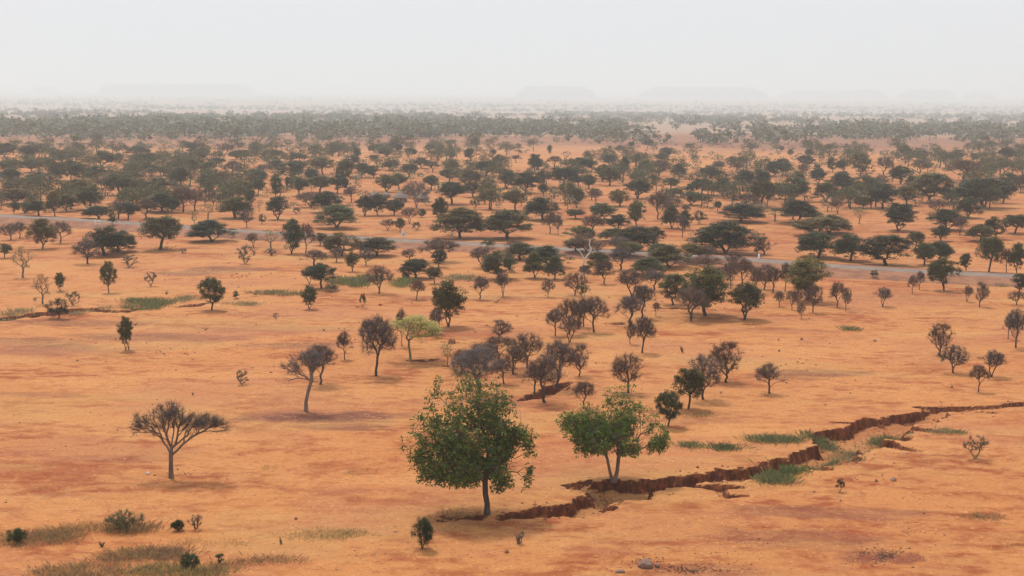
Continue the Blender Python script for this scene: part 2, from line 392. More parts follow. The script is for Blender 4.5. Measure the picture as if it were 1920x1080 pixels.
ribbon([-9, -7.5, -3.8, -3, 3, 3.8, 7.5, 9], [-.5, -.02, .48, .5, .5, .48, -.02, -.5], 'road_shoulder', mat_simple('gravel_shoulder', (.20, .085, .05), (.32, .14, .07), .5), .8)
ribbon([-1.9, -1, 1, 1.9], [.515, .55, .55, .515], 'road', mat_simple('worn_asphalt', (.19, .14, .11), (.25, .19, .15), .6, .85), .25)
def road_z(x, y):                              # bank height for things standing near the road
    d = np.min(np.hypot(rpx - x, rpy - y)); return float(np.clip((7.5 - d) / 3.7, 0, 1) * .5) if d < 9 else 0.0

# ------------------------------------------------------------------ how a tree grows
def grow(root_pts, root_r, targets, rng, r_tip=.006, power=2.3, sag=0.0, wander=.10, bias=.35, step=None):
    """root_pts: list of trunk polylines; targets: points the branches reach. returns nodes, parents, radii"""
    P = []; par = []; pl = []
    for tr in root_pts:
        last = -1
        for q in tr:
            P.append(np.array(q, float)); par.append(last)
            pl.append(0 if last < 0 else pl[last] + np.linalg.norm(P[-1] - P[last])); last = len(P) - 1
    tops = []
    c = 0
    for tr in root_pts: c += len(tr); tops.append(c - 1)
    ok = set()
    for tr_i, tr in enumerate(root_pts):
        n0 = tops[tr_i]; ok.add(n0)
        if len(tr) > 3: ok.add(n0 - 1)
    cand = sorted(ok)
    tg = np.asarray(targets, float)
    dist0 = np.min([np.linalg.norm(tg - P[t], axis=1) for t in tops], axis=0)
    tgt_nodes = []
    candP = [P[i_] for i_ in cand]; candL = [pl[i_] for i_ in cand]
    for ti in np.argsort(dist0):
        t = tg[ti]; A = np.array(candP); L = np.array(candL)
        d = np.linalg.norm(A - t, axis=1)
        below = np.maximum(0, A[:, 2] - t[2] - .02)
        j = int(np.argmin(d + bias * L + below * .8)); base = cand[j]
        m = 3 if step is None else max(2, int(d[j] / step))
        last = base; a = P[base]
        mid = (a + t) / 2; lift = np.array([0, 0, 1.0]) * d[j] * .12
        w = rng.normal(size=3) * wander * d[j]
        for s in range(1, m + 1):
            u = s / m; q = a * (1 - u) + t * u + (lift + w) * math.sin(math.pi * u) - np.array([0, 0, sag * u * u])
            if s < m: q = q + rng.normal(size=3) * d[j] * wander * .3
            P.append(q); par.append(last); pl.append(pl[last] + np.linalg.norm(q - P[last])); last = len(P) - 1
            cand.append(last); candP.append(q); candL.append(pl[last])
        tgt_nodes.append(last)
    P = np.array(P); n = len(P); w = np.zeros(n)
    for t in tgt_nodes: w[t] += r_tip ** power
    for i_ in range(n - 1, -1, -1):
        if w[i_] == 0: w[i_] = (r_tip * .8) ** power
        if par[i_] >= 0: w[par[i_]] += w[i_]
    w = w / r_tip ** power; w0 = max(w[i_] for i_ in range(n) if par[i_] < 0)
    pw = math.log(max(w0, 2)) / math.log(root_r / r_tip)
    R = r_tip * np.maximum(w, .35) ** (1 / pw)
    for t_ in range(0, len(root_pts)):
        pass
    for q in range(sum(len(tr) for tr in root_pts)): R[q] = max(R[q], root_r * .42)
    return P, par, R, tgt_nodes
def branch_mesh(mb, P, par, R, sides=6, flare=1.35, thin=None):
    n = len(P); ch = [[] for _ in range(n)]
    for i_, p_ in enumerate(par):
        if p_ >= 0: ch[p_].append(i_)
    starts = [i_ for i_ in range(n) if par[i_] < 0]
    stack = [(s, None) for s in starts]
    while stack:
        s, pre = stack.pop(); chain = ([pre] if pre is not None else []) + [s]; cur = s
        while ch[cur]:
            nx_ = max(ch[cur], key=lambda q: R[q])
            for q in ch[cur]:
                if q != nx_: stack.append((q, cur))
            chain.append(nx_); cur = nx_
        rad = R[chain].copy()
        if pre is not None: rad[0] = rad[1] * 1.02
        else: rad[0] *= flare
        rad[-1] *= .35
        rr = rad.max(); sd_ = sides if rr > .012 * (thin or 1) else (4 if rr > .006 * (thin or 1) else 3)
        tube(mb, P[chain], rad, sd_)
def dome_targets(rng, n, lo, hi, flat, rx=.46, ry=.46, thick=1.0, blobs=4):
    """clump centres under a dome: lo/hi as share of height; unit crown width 1, height 1"""
    B = [(0, 0, 1.0)] + [(rng.uniform(-.24, .24), rng.uniform(-.24, .24), rng.uniform(.5, .8)) for _ in range(blobs)]
    out = []
    while len(out) < n:
        bx, by, bs = B[rng.randint(len(B))]
        a = rng.uniform(0, 2 * math.pi); r = math.sqrt(rng.uniform(0, 1))
        x = bx + rx * bs * r * math.cos(a) * (1 - .2 * abs(bx)); y = by + ry * bs * r * math.sin(a)
        rr = math.hypot(x / rx, y / ry)
        if rr > 1.02: continue
        rr = min(rr, 1.0); arc = math.sqrt(max(0, 1 - rr * rr * .92)); lift = (1 - bs) * .14 * (hi - lo) * rng.uniform(0, 1)
        if flat: top = lo + (hi - lo) * arc - lift; bot = lo + (hi - lo) * .16 * (1 - rr ** 2)
        else: top = lo + (hi - lo) * (.42 + .58 * arc) - lift; bot = lo + (hi - lo) * .42 * (1 - arc)
        u = rng.uniform(0, 1) ** (.6 if flat else .7)
        out.append((x, y, bot + (top - bot) * u))
    return np.array(out)
def make_green(seed, lo, hi, flat, n=46, nl=150, leaf=.026, tr=(0,), fork=.28, blobs=4, cl=.075, rt=.030, ext=None, clz=.6):
    rng = np.random.RandomState(seed)
    T = dome_targets(rng, n, lo, hi - .03, flat, .42 if ext is None else ext, .42, blobs=blobs)
    roots = []
    for k_, a in enumerate(tr):
        dx = a + rng.uniform(-.03, .03); dy = rng.uniform(-.04, .04)
        if len(tr) > 1: roots.append([(a * .12, 0, -.02), (a * .5, dy * .5, fork * .5), (dx * 1.6, dy, fork)])
        else: roots.append([(0, 0, -.02), (dx * .3, dy * .2, fork * .35), (dx * .5 + rng.uniform(-.03, .03), dy * .6, fork * .7), (dx, dy, fork)])
    P, par, R, tn = grow(roots, rt / math.sqrt(len(tr)), T, rng, r_tip=.0035, bias=.3)
    tm = MB(); branch_mesh(tm, P, par, R, 7)
    cm = MB()
    for t in T:
        m = int(nl * rng.uniform(.5, 1.5)); s = cl * rng.uniform(.7, 1.3)
        d = rng.normal(size=(m, 3)); d /= np.linalg.norm(d, axis=1)[:, None]; d *= rng.uniform(0, 1, (m, 1)) ** .45
        Q = t + d * np.array([s, s, s * clz])
        Q[:, 2] = np.maximum(Q[:, 2], lo * .75)
        leaves(cm, Q, leaf, rng, flat=.5, aspect=.6)
    return tm.mesh('trunk', True), cm.mesh('crown')
def make_bare(seed, lo, hi, flat, n=170, tw=19, fork=.32, lean=.06, tr=(0,), L=.11, Rr=.0022, rt=.026, blobs=4, pts=None, wander=.12):
    rng = np.random.RandomState(seed)
    T = pts if pts is not None else dome_targets(rng, n, lo, hi - .05, flat, .45, .45, blobs=blobs)
    roots = []
    for a in tr:
        lx = lean * rng.choice([-1, 1]); ly = rng.uniform(-lean, lean)
        if len(tr) > 1: roots.append([(a * .1, 0, -.02), (a * .6, ly * .4, fork * .5), (a * 1.5, ly, fork)])
        else: roots.append([(0, 0, -.02), (lx * .6, ly * .2, fork * .3), (lx * .2 + rng.uniform(-.02, .02), ly * .5, fork * .65), (lx, ly, fork)])
    P, par, R, tn = grow(roots, rt / math.sqrt(len(tr)), T, rng, r_tip=.0027, bias=.40, wander=wander)
    tm = MB(); branch_mesh(tm, P, par, R, 6)
    cm = MB(); nodes = [i_ for i_ in range(len(P)) if R[i_] < .009 and P[i_][2] > fork]
    src = np.array(nodes)[rng.randint(0, len(nodes), n * tw)]
    A = P[src]; pr = np.array(par)[src]; ax = A - P[pr]; ax /= np.linalg.norm(ax, axis=1)[:, None] + 1e-9
    D = ax * .7 + rng.normal(size=A.shape) * .65 + np.array([0, 0, .35]); Ls = L * rng.uniform(.4, 1.3, len(A))
    A = A + (P[pr] - A) * rng.uniform(0, 1, (len(A), 1))
    spikes(cm, A, D, Ls, np.full(len(A), Rr), rng)
    Dn = D / np.linalg.norm(D, axis=1)[:, None]
    for rep in range(2):
        B = A + Dn * (Ls * rng.uniform(.3, .9, len(A)))[:, None]
        spikes(cm, B, Dn * .8 + rng.normal(size=B.shape) * .6, Ls * rng.uniform(.3, .6, len(A)), np.full(len(A), Rr * .7), rng)
    return tm.mesh('trunk', True), cm.mesh('crown')
def make_shrub(seed, green):
    rng = np.random.RandomState(seed); n = 40
    T = dome_targets(rng, n, .12, .97, False, .42, .42, blobs=4)
    roots = [[(rng.uniform(-.03, .03), rng.uniform(-.03, .03), -.02), (rng.uniform(-.1, .1), rng.uniform(-.1, .1), .12)] for _ in range(5)]
    P, par, R, tn = grow(roots, .014, T, rng, r_tip=.004, bias=.25)
    tm = MB(); branch_mesh(tm, P, par, R, 5)
    cm = MB()
    if green:
        for t in T:
            m = 110; d = rng.normal(size=(m, 3)); d /= np.linalg.norm(d, axis=1)[:, None]; d *= rng.uniform(0, 1, (m, 1)) ** .5 * .11
            leaves(cm, np.maximum(t + d, [-9, -9, .02]), .034, rng, flat=.4, aspect=.5)
    nodes = [i_ for i_ in range(len(P)) if P[i_][2] > .08]; k_ = 700 if green else 2600
    A = P[np.array(nodes)[rng.randint(0, len(nodes), k_)]]
    D = A * np.array([1, 1, .6]) + rng.normal(size=A.shape) * .4 + np.array([0, 0, .3])
    spikes(cm, A, D, rng.uniform(.06, .17, k_), np.full(k_, .0035), rng)
    return tm.mesh('stem', True), cm.mesh('foliage')
ARCH = {
 'u': [make_green(10 + i_, .17, 1, True, n=180, nl=92, tr=(t_), fork=f_, cl=.095, clz=.6, leaf=.03) for i_, (t_, f_) in enumerate([((0,), .2), ((-.06, .06), .24), ((0,), .24), ((-.05, .07), .2), ((0,), .16)])],
 'g': [make_green(30 + i_, l_, 1, False, n=150, nl=95, tr=t_, fork=f_, cl=.10, leaf=.031) for i_, (l_, t_, f_) in enumerate([(.2, (0,), .2), (.12, (0,), .14), (.26, (0,), .24), (.16, (-.05, .05), .2), (.2, (0,), .2), (.14, (-.04, .05), .16)])],
 'v': [make_green(50 + i_, .14, 1, False, n=130, nl=95, tr=(-.06, .06), fork=.18, cl=.11, leaf=.032) for i_ in range(2)],
 'p': [make_green(60 + i_, .3, 1, False, n=44, nl=34, fork=.34, cl=.09, leaf=.03, blobs=6) for i_ in range(3)],
 'y': [make_green(70 + i_, .48, 1, True, n=120, nl=100, fork=.42, cl=.09, leaf=.018, clz=.5, rt=.016) for i_ in range(1)],
 'b': [make_bare(80 + i_, l_, 1, fl_, lean=le_, tr=t_, fork=f_) for i_, (l_, fl_, le_, t_, f_) in enumerate([(.34, True, .07, (0,), .3), (.34, True, .03, (0,), .24), (.26, False, .05, (0,), .24), (.36, True, .08, (0,), .34), (.3, False, .02, (-.06, .06), .24), (.4, True, .06, (0,), .32), (.22, False, .06, (0,), .2)])],
 't': [make_shrub(90 + i_, False) for i_ in range(3)],
 's': [make_shrub(95 + i_, True) for i_ in range(4)],
}
for k_, lst in ARCH.items():
    for a, c_ in lst:
        a.materials.append(M_bark); c_.materials.append(M_twig if k_ in 'bt' else M_leaf)
# code: archetype family, leaf or twig albedo, trunk albedo, colour words, shape words, kind name, category
KIND = {
 'u': ('u', (.085, .080, .028), (.07, .05, .04), 'green', 'flat-topped', 'acacia_tree', 'tree'),
 'U': ('u', (.050, .051, .020), (.06, .045, .035), 'dark green', 'flat-topped', 'acacia_tree', 'tree'),
 'g': ('g', (.078, .078, .028), (.08, .055, .045), 'green', 'round-crowned', 'leafy_tree', 'tree'),
 'd': ('g', (.042, .048, .021), (.06, .045, .035), 'dark green', 'round-crowned', 'leafy_tree', 'tree'),
 'o': ('g', (.115, .095, .036), (.08, .06, .045), 'olive', 'round-crowned', 'leafy_tree', 'tree'),
 'O': ('g', (.13, .12, .032), (.09, .06, .045), 'yellowish green', 'round-crowned', 'leafy_tree', 'tree'),
 'v': ('v', (.050, .070, .028), (.07, .05, .04), 'dark green', 'upright', 'leafy_tree', 'tree'),
 'p': ('p', (.20, .16, .08), (.15, .12, .09), 'pale olive', 'thin-crowned', 'thin_tree', 'tree'),
 'y': ('y', (.40, .36, .12), (.22, .20, .14), 'yellow-green', 'flat-topped', 'acacia_tree', 'tree'),
 'b': ('b', (.118, .074, .060), (.075, .05, .042), 'brown', 'leafless', 'bare_tree', 'bare tree'),
 'k': ('b', (.155, .11, .09), (.20, .16, .14), 'grey', 'leafless', 'bare_tree', 'bare tree'),
 's': ('s', (.045, .062, .026), (.08, .06, .045), 'green', 'bushy', 'shrub', 'shrub'),
 'D': ('s', (.026, .034, .018), (.05, .04, .03), 'dark green', 'bushy', 'shrub', 'shrub'),
 't': ('t', (.12, .085, .062), (.08, .06, .045), 'brown', 'twiggy', 'shrub', 'shrub'),
}
TREES = """
1080 478 50 452 o;1120 483 46 456 b;1290 493 60 462 o;1330 495 50 468 b;1240 489 50 462 u;962 474 40 455 b;915 471 30 452 s;1180 486 46 460 g;1375 501 44 474 b;905 690 72 642 b;962 702 60 650 b;868 702 50 655 b;1002 738 52 684 b;945 720 50 672 b;770 675 94 591 y;8 484 26 456 g;43 521 56 461 p;80 570 44 513 p;113 546 23 511 o;204 549 29 490 g;244 501 38 478 t;283 537 26 510 t;397 581 44 519 g;236 657 32 594 g;
110 597 50 560 D;138 573 32 546 t;165 495 50 449 b;195 479 84 424 U;222 472 66 432 u;80 467 56 410 o;20 450 38 418 b;38 447 28 416 b;113 456 42 414 b;301 469 68 405 o;
398 453 84 412 U;210 427 25 405 s;461 495 34 460 t;475 464 30 436 b;344 476 14 465 t;66 564 9 558 s;443 560 20 545 s;547 476 40 411 v;573 474 34 418 b;508 471 42 427 p;
508 479 28 466 t;641 480 60 436 o;600 461 28 436 o;708 480 78 445 u;588 501 56 468 b;603 541 58 494 d;580 533 30 500 b;661 509 27 472 g;687 498 32 465 b;632 492 32 465 b;
710 550 52 497 b;780 523 68 485 U;822 490 82 447 b;823 501 30 468 d;768 489 32 466 b;815 532 30 500 g;760 525 16 509 u;781 562 34 524 b;580 580 36 536 g;622 547 33 531 s;
680 577 15 549 s;840 613 66 527 g;821 626 34 576 b;754 649 28 579 b;705 705 84 592 b;688 657 36 600 b;647 674 36 621 b;936 637 48 599 b;899 561 38 518 b;943 556 34 508 b;
905 502 48 462 b;935 523 60 470 g;517 599 12 586 t;600 721 72 646 b;454 721 34 694 t;
952 448 94 393 u;862 446 90 388 u;1018 413 68 371 u;1031 438 30 398 b;1046 441 18 402 b;1085 457 54 423 o;1110 440 50 403 b;1158 431 46 402 d;1130 413 52 383 g;1080 410 38 393 g;
1193 424 34 378 g;1235 412 42 364 b;1262 398 38 368 b;1260 428 38 387 u;1280 446 27 405 b;1194 473 76 426 U;1152 452 54 428 u;1226 460 44 425 d;1165 481 60 450 b;1098 480 52 444 b;
1003 522 46 473 u;1040 524 40 480 u;1030 502 84 460 u;975 487 62 455 u;955 510 22 478 g;1027 557 26 523 b;1077 554 46 510 b;1093 561 27 529 s;1097 528 28 497 b;
1134 533 40 488 b;1122 512 52 472 u;1163 506 58 464 b;1215 516 68 482 u;1185 557 60 503 b;1225 545 50 505 b;1255 502 82 459 u;1325 510 72 478 b;1203 597 56 534 b;1230 593 17 566 b;1262 572 52 512 g;1290 585 44 530 b;
1322 592 94 498 O;1296 603 64 540 b;1396 600 64 530 g;1370 541 42 487 b;1392 537 46 484 b;1414 551 34 500 b;1434 543 42 495 b;1450 548 38 500 b;1472 547 32 492 b;1350 532 40 500 b;
1068 642 46 590 b;1042 630 42 578 b;1067 627 56 559 b;1094 613 40 560 b;1114 623 54 555 b;1180 612 64 556 b;1181 645 24 600 b;1204 662 54 593 b;988 690 62 622 b;938 674 74 630 b;
839 687 36 640 p;900 737 112 650 k;1046 727 84 638 b;1087 706 46 645 b;1021 755 82 670 b;1094 766 50 715 b;1178 737 70 662 b;1253 799 50 732 g;1291 767 58 690 g;1319 749 72 663 b;
1362 717 70 640 b;1443 738 58 681 b;1762 667 50 605 b;1788 699 56 646 b;1834 735 42 684 b;1859 707 50 656 b;1905 652 52 578 b;1890 636 24 590 b;1829 860 46 817 t;1575 923 17 896 D;
1535 483 78 435 U;1595 489 58 438 U;1661 498 90 440 d;1535 442 90 408 o;1733 497 42 455 g;1760 490 54 452 u;1716 466 30 434 g;1770 545 54 483 g;1811 511 26 478 g;1854 514 52 447 g;
1887 516 24 470 b;1906 517 36 460 g;1764 452 33 422 d;1838 453 50 420 u;1866 448 38 406 d;1685 433 66 381 d;1611 420 25 392 p;1775 431 72 392 d;1912 550 34 512 d;1641 523 21 507 s;
1515 564 82 483 O;1525 586 36 533 b;1461 575 23 545 b;1484 580 27 543 b;1497 571 20 540 b;1502 598 17 566 b;1571 576 34 528 b;1586 583 19 538 b;1655 575 37 538 b;1711 551 19 515 b;1723 543 22 508 b;
1813 566 22 535 b;1837 575 30 528 b;1905 572 34 545 b;
76 353 38 325 d;33 356 36 333 b;20 346 30 318 g;107 339 42 305 g;154 339 36 306 g;60 323 28 299 g;20 325 46 300 g;183 342 34 312 g;190 313 44 284 o;225 306 24 288 g;250 328 32 305 g;
284 330 34 309 g;193 356 26 334 b;150 375 54 337 o;168 393 52 352 g;125 397 44 366 o;103 408 27 362 o;28 383 56 355 o;2 393 16 368 b;26 402 22 378 g;46 400 34 380 g;73 408 46 381 U;
62 386 32 365 b;186 413 58 390 U;222 411 46 378 b;240 416 38 385 d;272 411 48 376 b;225 366 48 327 o;262 363 28 337 g;240 381 30 357 g;296 363 44 335 g;303 398 66 364 U;
10 296 36 269 g;52 298 28 274 g;97 289 20 277 g;115 305 40 282 g;143 298 38 284 g;258 291 46 275 U;230 289 26 273 b;275 312 50 288 o;307 307 17 270 p;85 318 30 296 o;320 345 20 320 o;
357 328 28 299 g;339 349 29 316 d;325 329 26 303 b;393 358 44 330 d;344 398 46 353 b;366 395 38 356 b;323 398 20 371 g;390 412 36 381 p;441 409 62 370 u;427 377 28 358 b;472 386 21 357 g;
486 397 14 374 p;463 427 27 394 b;491 421 18 403 s;521 412 44 371 d;365 433 17 398 p;449 370 25 338 o;460 371 26 341 o;484 367 25 337 g;517 370 23 329 v;540 356 11 333 v;560 368 30 334 g;
545 336 42 305 d;437 337 32 303 b;391 328 27 304 g;470 343 48 318 g;498 331 36 309 b;415 349 36 324 b;583 341 30 318 d;600 362 46 331 g;632 363 34 330 d;583 389 46 361 b;612 399 66 361 U;
632 428 76 386 u;556 401 15 390 s;357 290 30 267 g;383 294 18 278 d;420 293 34 269 b;452 299 38 282 d;480 291 12 273 d;510 297 36 281 o;545 302 28 286 g;570 301 17 290 d;592 294 26 273 b;
605 327 38 296 o;625 291 20 275 g;350 300 24 287 b;520 322 34 300 o;405 312 30 296 o;650 325 30 300 g;560 320 26 302 g;
847 383 48 343 d;887 370 30 342 d;890 392 17 372 s;781 391 46 342 k;725 360 40 329 g;748 356 28 327 g;684 405 36 369 d;708 404 44 366 d;739 404 34 376 d;659 380 27 351 b;768 419 28 390 b;
790 408 16 392 g;727 432 28 410 b;750 434 18 408 g;781 432 17 416 s;825 424 32 373 d;809 357 27 330 g;843 344 30 317 g;873 349 48 319 o;911 330 40 303 d;766 334 28 308 g;678 333 30 306 g;
700 334 24 311 g;647 351 26 304 g;950 353 30 319 g;937 317 24 291 g;812 323 30 304 b;845 319 28 304 o;912 360 15 334 p;966 395 38 357 o;668 300 14 278 v;697 302 18 291 d;702 287 18 272 g;
725 294 34 276 g;748 286 14 271 d;765 294 28 278 g;806 286 14 271 d;818 290 9 280 g;847 299 14 286 d;849 307 7 298 d;882 301 22 279 d;924 292 12 280 d;891 276 18 263 D;790 315 30 296 o;735 320 34 300 o;
1003 326 26 291 d;1040 315 26 294 b;1083 322 44 297 d;986 362 52 325 d;1054 352 48 316 d;1020 349 28 320 o;1085 349 24 331 d;1104 354 28 329 g;1130 340 30 310 g;1143 348 34 316 g;
1142 311 30 290 o;1170 329 18 296 d;1215 327 30 301 g;1236 330 34 302 b;1191 341 20 323 d;1226 341 20 329 d;1019 367 18 346 d;1081 389 24 355 g;1117 382 26 355 b;1161 387 36 357 o;
1195 373 46 339 d;1257 356 28 334 g;1262 368 36 353 u;1273 336 26 309 g;1031 289 9 272 v;1162 285 14 273 d;1184 277 14 266 d;1214 278 18 262 g;1252 294 30 277 g;1240 304 24 287 o;1100 297 16 284 b;968 305 20 292 b;1060 380 30 352 p;
1333 342 46 312 o;1315 365 34 336 d;1295 363 22 345 d;1354 367 38 335 g;1394 355 40 321 d;1418 353 44 319 d;1426 389 46 341 g;1462 373 34 345 g;1490 378 46 335 g;1452 331 32 304 d;
1467 329 26 299 d;1505 336 22 307 b;1511 313 26 292 d;1534 344 32 317 d;1532 320 10 309 d;1548 379 48 344 u;1575 361 58 327 u;1398 391 44 365 b;1388 416 90 383 U;1362 475 130 414 U;
1432 478 40 444 b;1420 476 14 462 s;1312 420 30 397 s;1345 396 14 378 g;1453 414 38 389 p;1493 419 80 378 U;1555 437 74 402 u;1570 401 30 371 b;1296 384 40 360 g;1284 401 20 385 b;
1284 431 24 394 g;1350 323 28 302 b;1370 313 16 294 d;1382 323 30 307 b;1400 319 28 285 p;1465 284 10 274 d;1482 292 12 281 g;1518 296 16 280 g;1554 283 14 270 d;1592 294 16 280 d;
1561 323 16 296 d;1582 323 22 299 o;1697 299 22 274 d;1689 345 34 312 d;1729 301 22 283 d;1768 303 24 285 o;1793 303 24 284 U;1825 303 16 288 d;1843 313 9 300 d;1888 302 28 278 d;
1655 330 36 296 b;1612 332 30 287 o;1727 324 30 301 b;1709 368 32 331 d;1745 381 64 327 o;1783 379 46 354 d;1805 342 66 302 b;1843 390 78 336 d;1881 381 38 341 d;1890 352 34 325 g;
1913 361 22 329 b;1885 326 40 304 b;1915 323 14 311 d;1815 409 46 371 u;1618 391 32 370 o;1620 364 46 331 g;1603 369 36 349 d;1655 391 50 347 d;1652 351 24 329 b;1757 401 34 374 b;1903 438 50 402 g;1800 440 30 405 b;1640 360 26 340 b;1700 385 40 350 o;
1490 345 30 322 o;1580 345 30 322 g;1860 330 26 308 g;660 310 28 292 o;240 345 30 322 o;130 325 28 300 o;400 385 20 360 b
"""
def lst_trees():
    out = []
    for e in TREES.replace('\n', '').split(';'):
        p_ = e.split()
        if len(p_) == 5: out.append([float(q) for q in p_[:4]] + [p_[4]])
    return out
ORD = ['', '', 'second', 'third', 'fourth', 'fifth', 'sixth', 'seventh', 'eighth', 'ninth', 'tenth', 'eleventh', 'twelfth', 'thirteenth', 'fourteenth', 'fifteenth', 'sixteenth', 'seventeenth']
def road_y(px):
    return float(np.interp(px, [a for a, _ in road_px], [b_ for _, b_ in road_px]))
def zone(px, by):
    r = road_y(px)
    if by < 300: z = 'at far rim of the woods'
    elif by < 335: z = 'in far rows of the woods'
    elif by < 372: z = 'in the middle of the woods'
    elif by < r - 3: z = 'just beyond the road'
    elif by < r + 62: z = 'just below the road'
    elif by < 700: z = 'on the open sand'
    else: z = 'near the eroded gully'
    return z
def column(px):
    for lim, nm in ((320, 'far left'), (640, 'left'), (960, 'left of centre'), (1280, 'right of centre'), (1600, 'right'), (9999, 'far right')):
        if px < lim: return nm
HAND = {   # (x, base y) -> label
 (770,675): 'pale yellow-green flat-crowned acacia on a thin trunk, middle left', (80,570): 'small pale yellow-leaved tree on a thin bent trunk, far left sand', (204,549): 'narrow green tree standing alone on the sand at the left',
 (397,581): 'small green tree with two trunks at the end of the left weed patch', (236,657): 'lone little tree with narrow round crown and a stump at its foot, left sand',
 (110,597): 'dark round bush growing in the red gully at the far left', (195,479): 'broad dark acacia, biggest this side of the road at the far left',
 (398,453): 'wide low dark acacia touching the road, left of the upright dark tree', (547,476): 'upright dark green tree with two trunks just below the road at the left',
 (754,649): 'brown bare tree half hidden behind the yellow-green acacia', (705,705): 'large dense brown bare tree left of the yellow-green acacia',
 (840,613): 'tall ragged green tree with leaning crown behind the yellow-green acacia', (600,721): 'brown bare tree right behind the dead branching tree',
 (952,448): 'broad domed acacia beyond the road at the centre, its trunk forking low', (862,446): 'big olive acacia beyond the road, left neighbour of the broad domed acacia',
 (1093,561): 'small ball-shaped green shrub on a short stem among bare trees', (1322,592): 'largest yellowish green tree amid the brown bare trees, right of centre',
 (1396,600): 'round green tree with straight trunk right of the largest yellowish tree', (1362,475): 'widest dark flat acacia with thick forked trunk beyond the road, at the right',
 (900,737): 'big pale grey bare tree behind the large leafy foreground tree', (1291,767): 'small green tree on thin trunk in front of a brown bare tree',
 (1253,799): 'small leaning green tree just right of the twin-trunked leafy tree', (1829,860): 'solitary round twiggy shrub on the sand at the right edge',
 (1575,923): 'tiny dark shrub alone on the sand below the gully', (1443,738): 'small umbrella-shaped bare tree standing alone on the sand', (454,721): 'low twiggy bush alone on the pale sand at the left',
 (1515,564): 'olive green tree with bare tree in front, below the road at the right', (781,391): 'pale grey leafless tree in front of the thatched huts', (847,383): 'very dark round tree right of the thatched huts',
 (1641,523): 'small dense bush at the edge of the road bank', (1770,545): 'green tree overlapping the road strip at the right', (680,577): 'knee-high green sprout on an old stump on the sand',
}
def place(px, by, w, top, code, idx, rng):
    fam, lc, tc, colw, shp, nm, cat = KIND[code]
    x, y, z = ground(px, by); zr = z + road_z(x, y)
    s = mpp(px, by)
    q = ray(px, top); t = y / q.y; ztop = CH + q.z * t
    h = max(ztop - z, .3) * (1.12 if by < 430 else 1.05); width = w * s * (1.25 if code == 'y' else 1) * ((1.2 if fam == 'u' else 1.36) if by < 400 else 1.22 if by < 500 else 1.14)
    lst = ARCH[fam]; a = lst[idx % len(lst)]
    root = bpy.data.objects.new(nm, None); C.objects.link(root); root.empty_display_size = .5
    root.location = (x, y, zr - .02); root.rotation_euler = (0, 0, rng.uniform(0, 6.283)); root.scale = (width, width * rng.uniform(.9, 1.1), h)
    root['category'] = cat
    v = rng.uniform(.72, 1.30); hue = rng.uniform(-.12, .20)
    t_ = link('trunk' if fam not in 'st' else 'stem', a[0], None, root); t_.color = (*[c_ * v for c_ in tc], 1)
    c_ = link('crown' if fam not in 'st' else 'foliage', a[1], None, root); c_.color = (lc[0] * v * (1 + hue), lc[1] * v, lc[2] * v * (1 - hue), 1)
    return root
rng = np.random.RandomState(42)
placed = []
for i_, (px, by, w, top, code) in enumerate(lst_trees()):
    r = place(px, by, w, top, code, int(rng.randint(1000)), rng)
    placed.append((px, by, w, top, code, r))
buckets = {}
for e in placed:
    px, by, w, top, code, r = e
    if (int(px), int(by)) in HAND: r['label'] = HAND[(int(px), int(by))]; grp = None
    else: buckets.setdefault((code, zone(px, by), column(px)), []).append(e)
    r['group'] = {'b': 'bare brown trees of the plain', 'k': 'bare brown trees of the plain', 's': 'shrubs scattered on the sand', 'D': 'shrubs scattered on the sand', 't': 'shrubs scattered on the sand'}.get(code, 'green trees of the plain')
for (code, zn, colm), es in buckets.items():
    es.sort(key=lambda e: e[0]); _, _, _, colw, shp, nm, cat = KIND[code]
    noun = 'tree' if cat != 'shrub' else 'shrub'; word = f'{colw} {shp} {noun}'
    for k_, e in enumerate(es):
        if len(es) == 1: lab = f'only {word} {zn}, {colm}'
        elif k_ == 0: lab = f'leftmost {word} {zn}, {colm}'
        elif k_ == len(es) - 1: lab = f'rightmost {word} {zn}, {colm}'
        else: lab = f'{word} {ORD[k_ + 1]} from left {zn}, {colm}'
        e[5]['label'] = lab

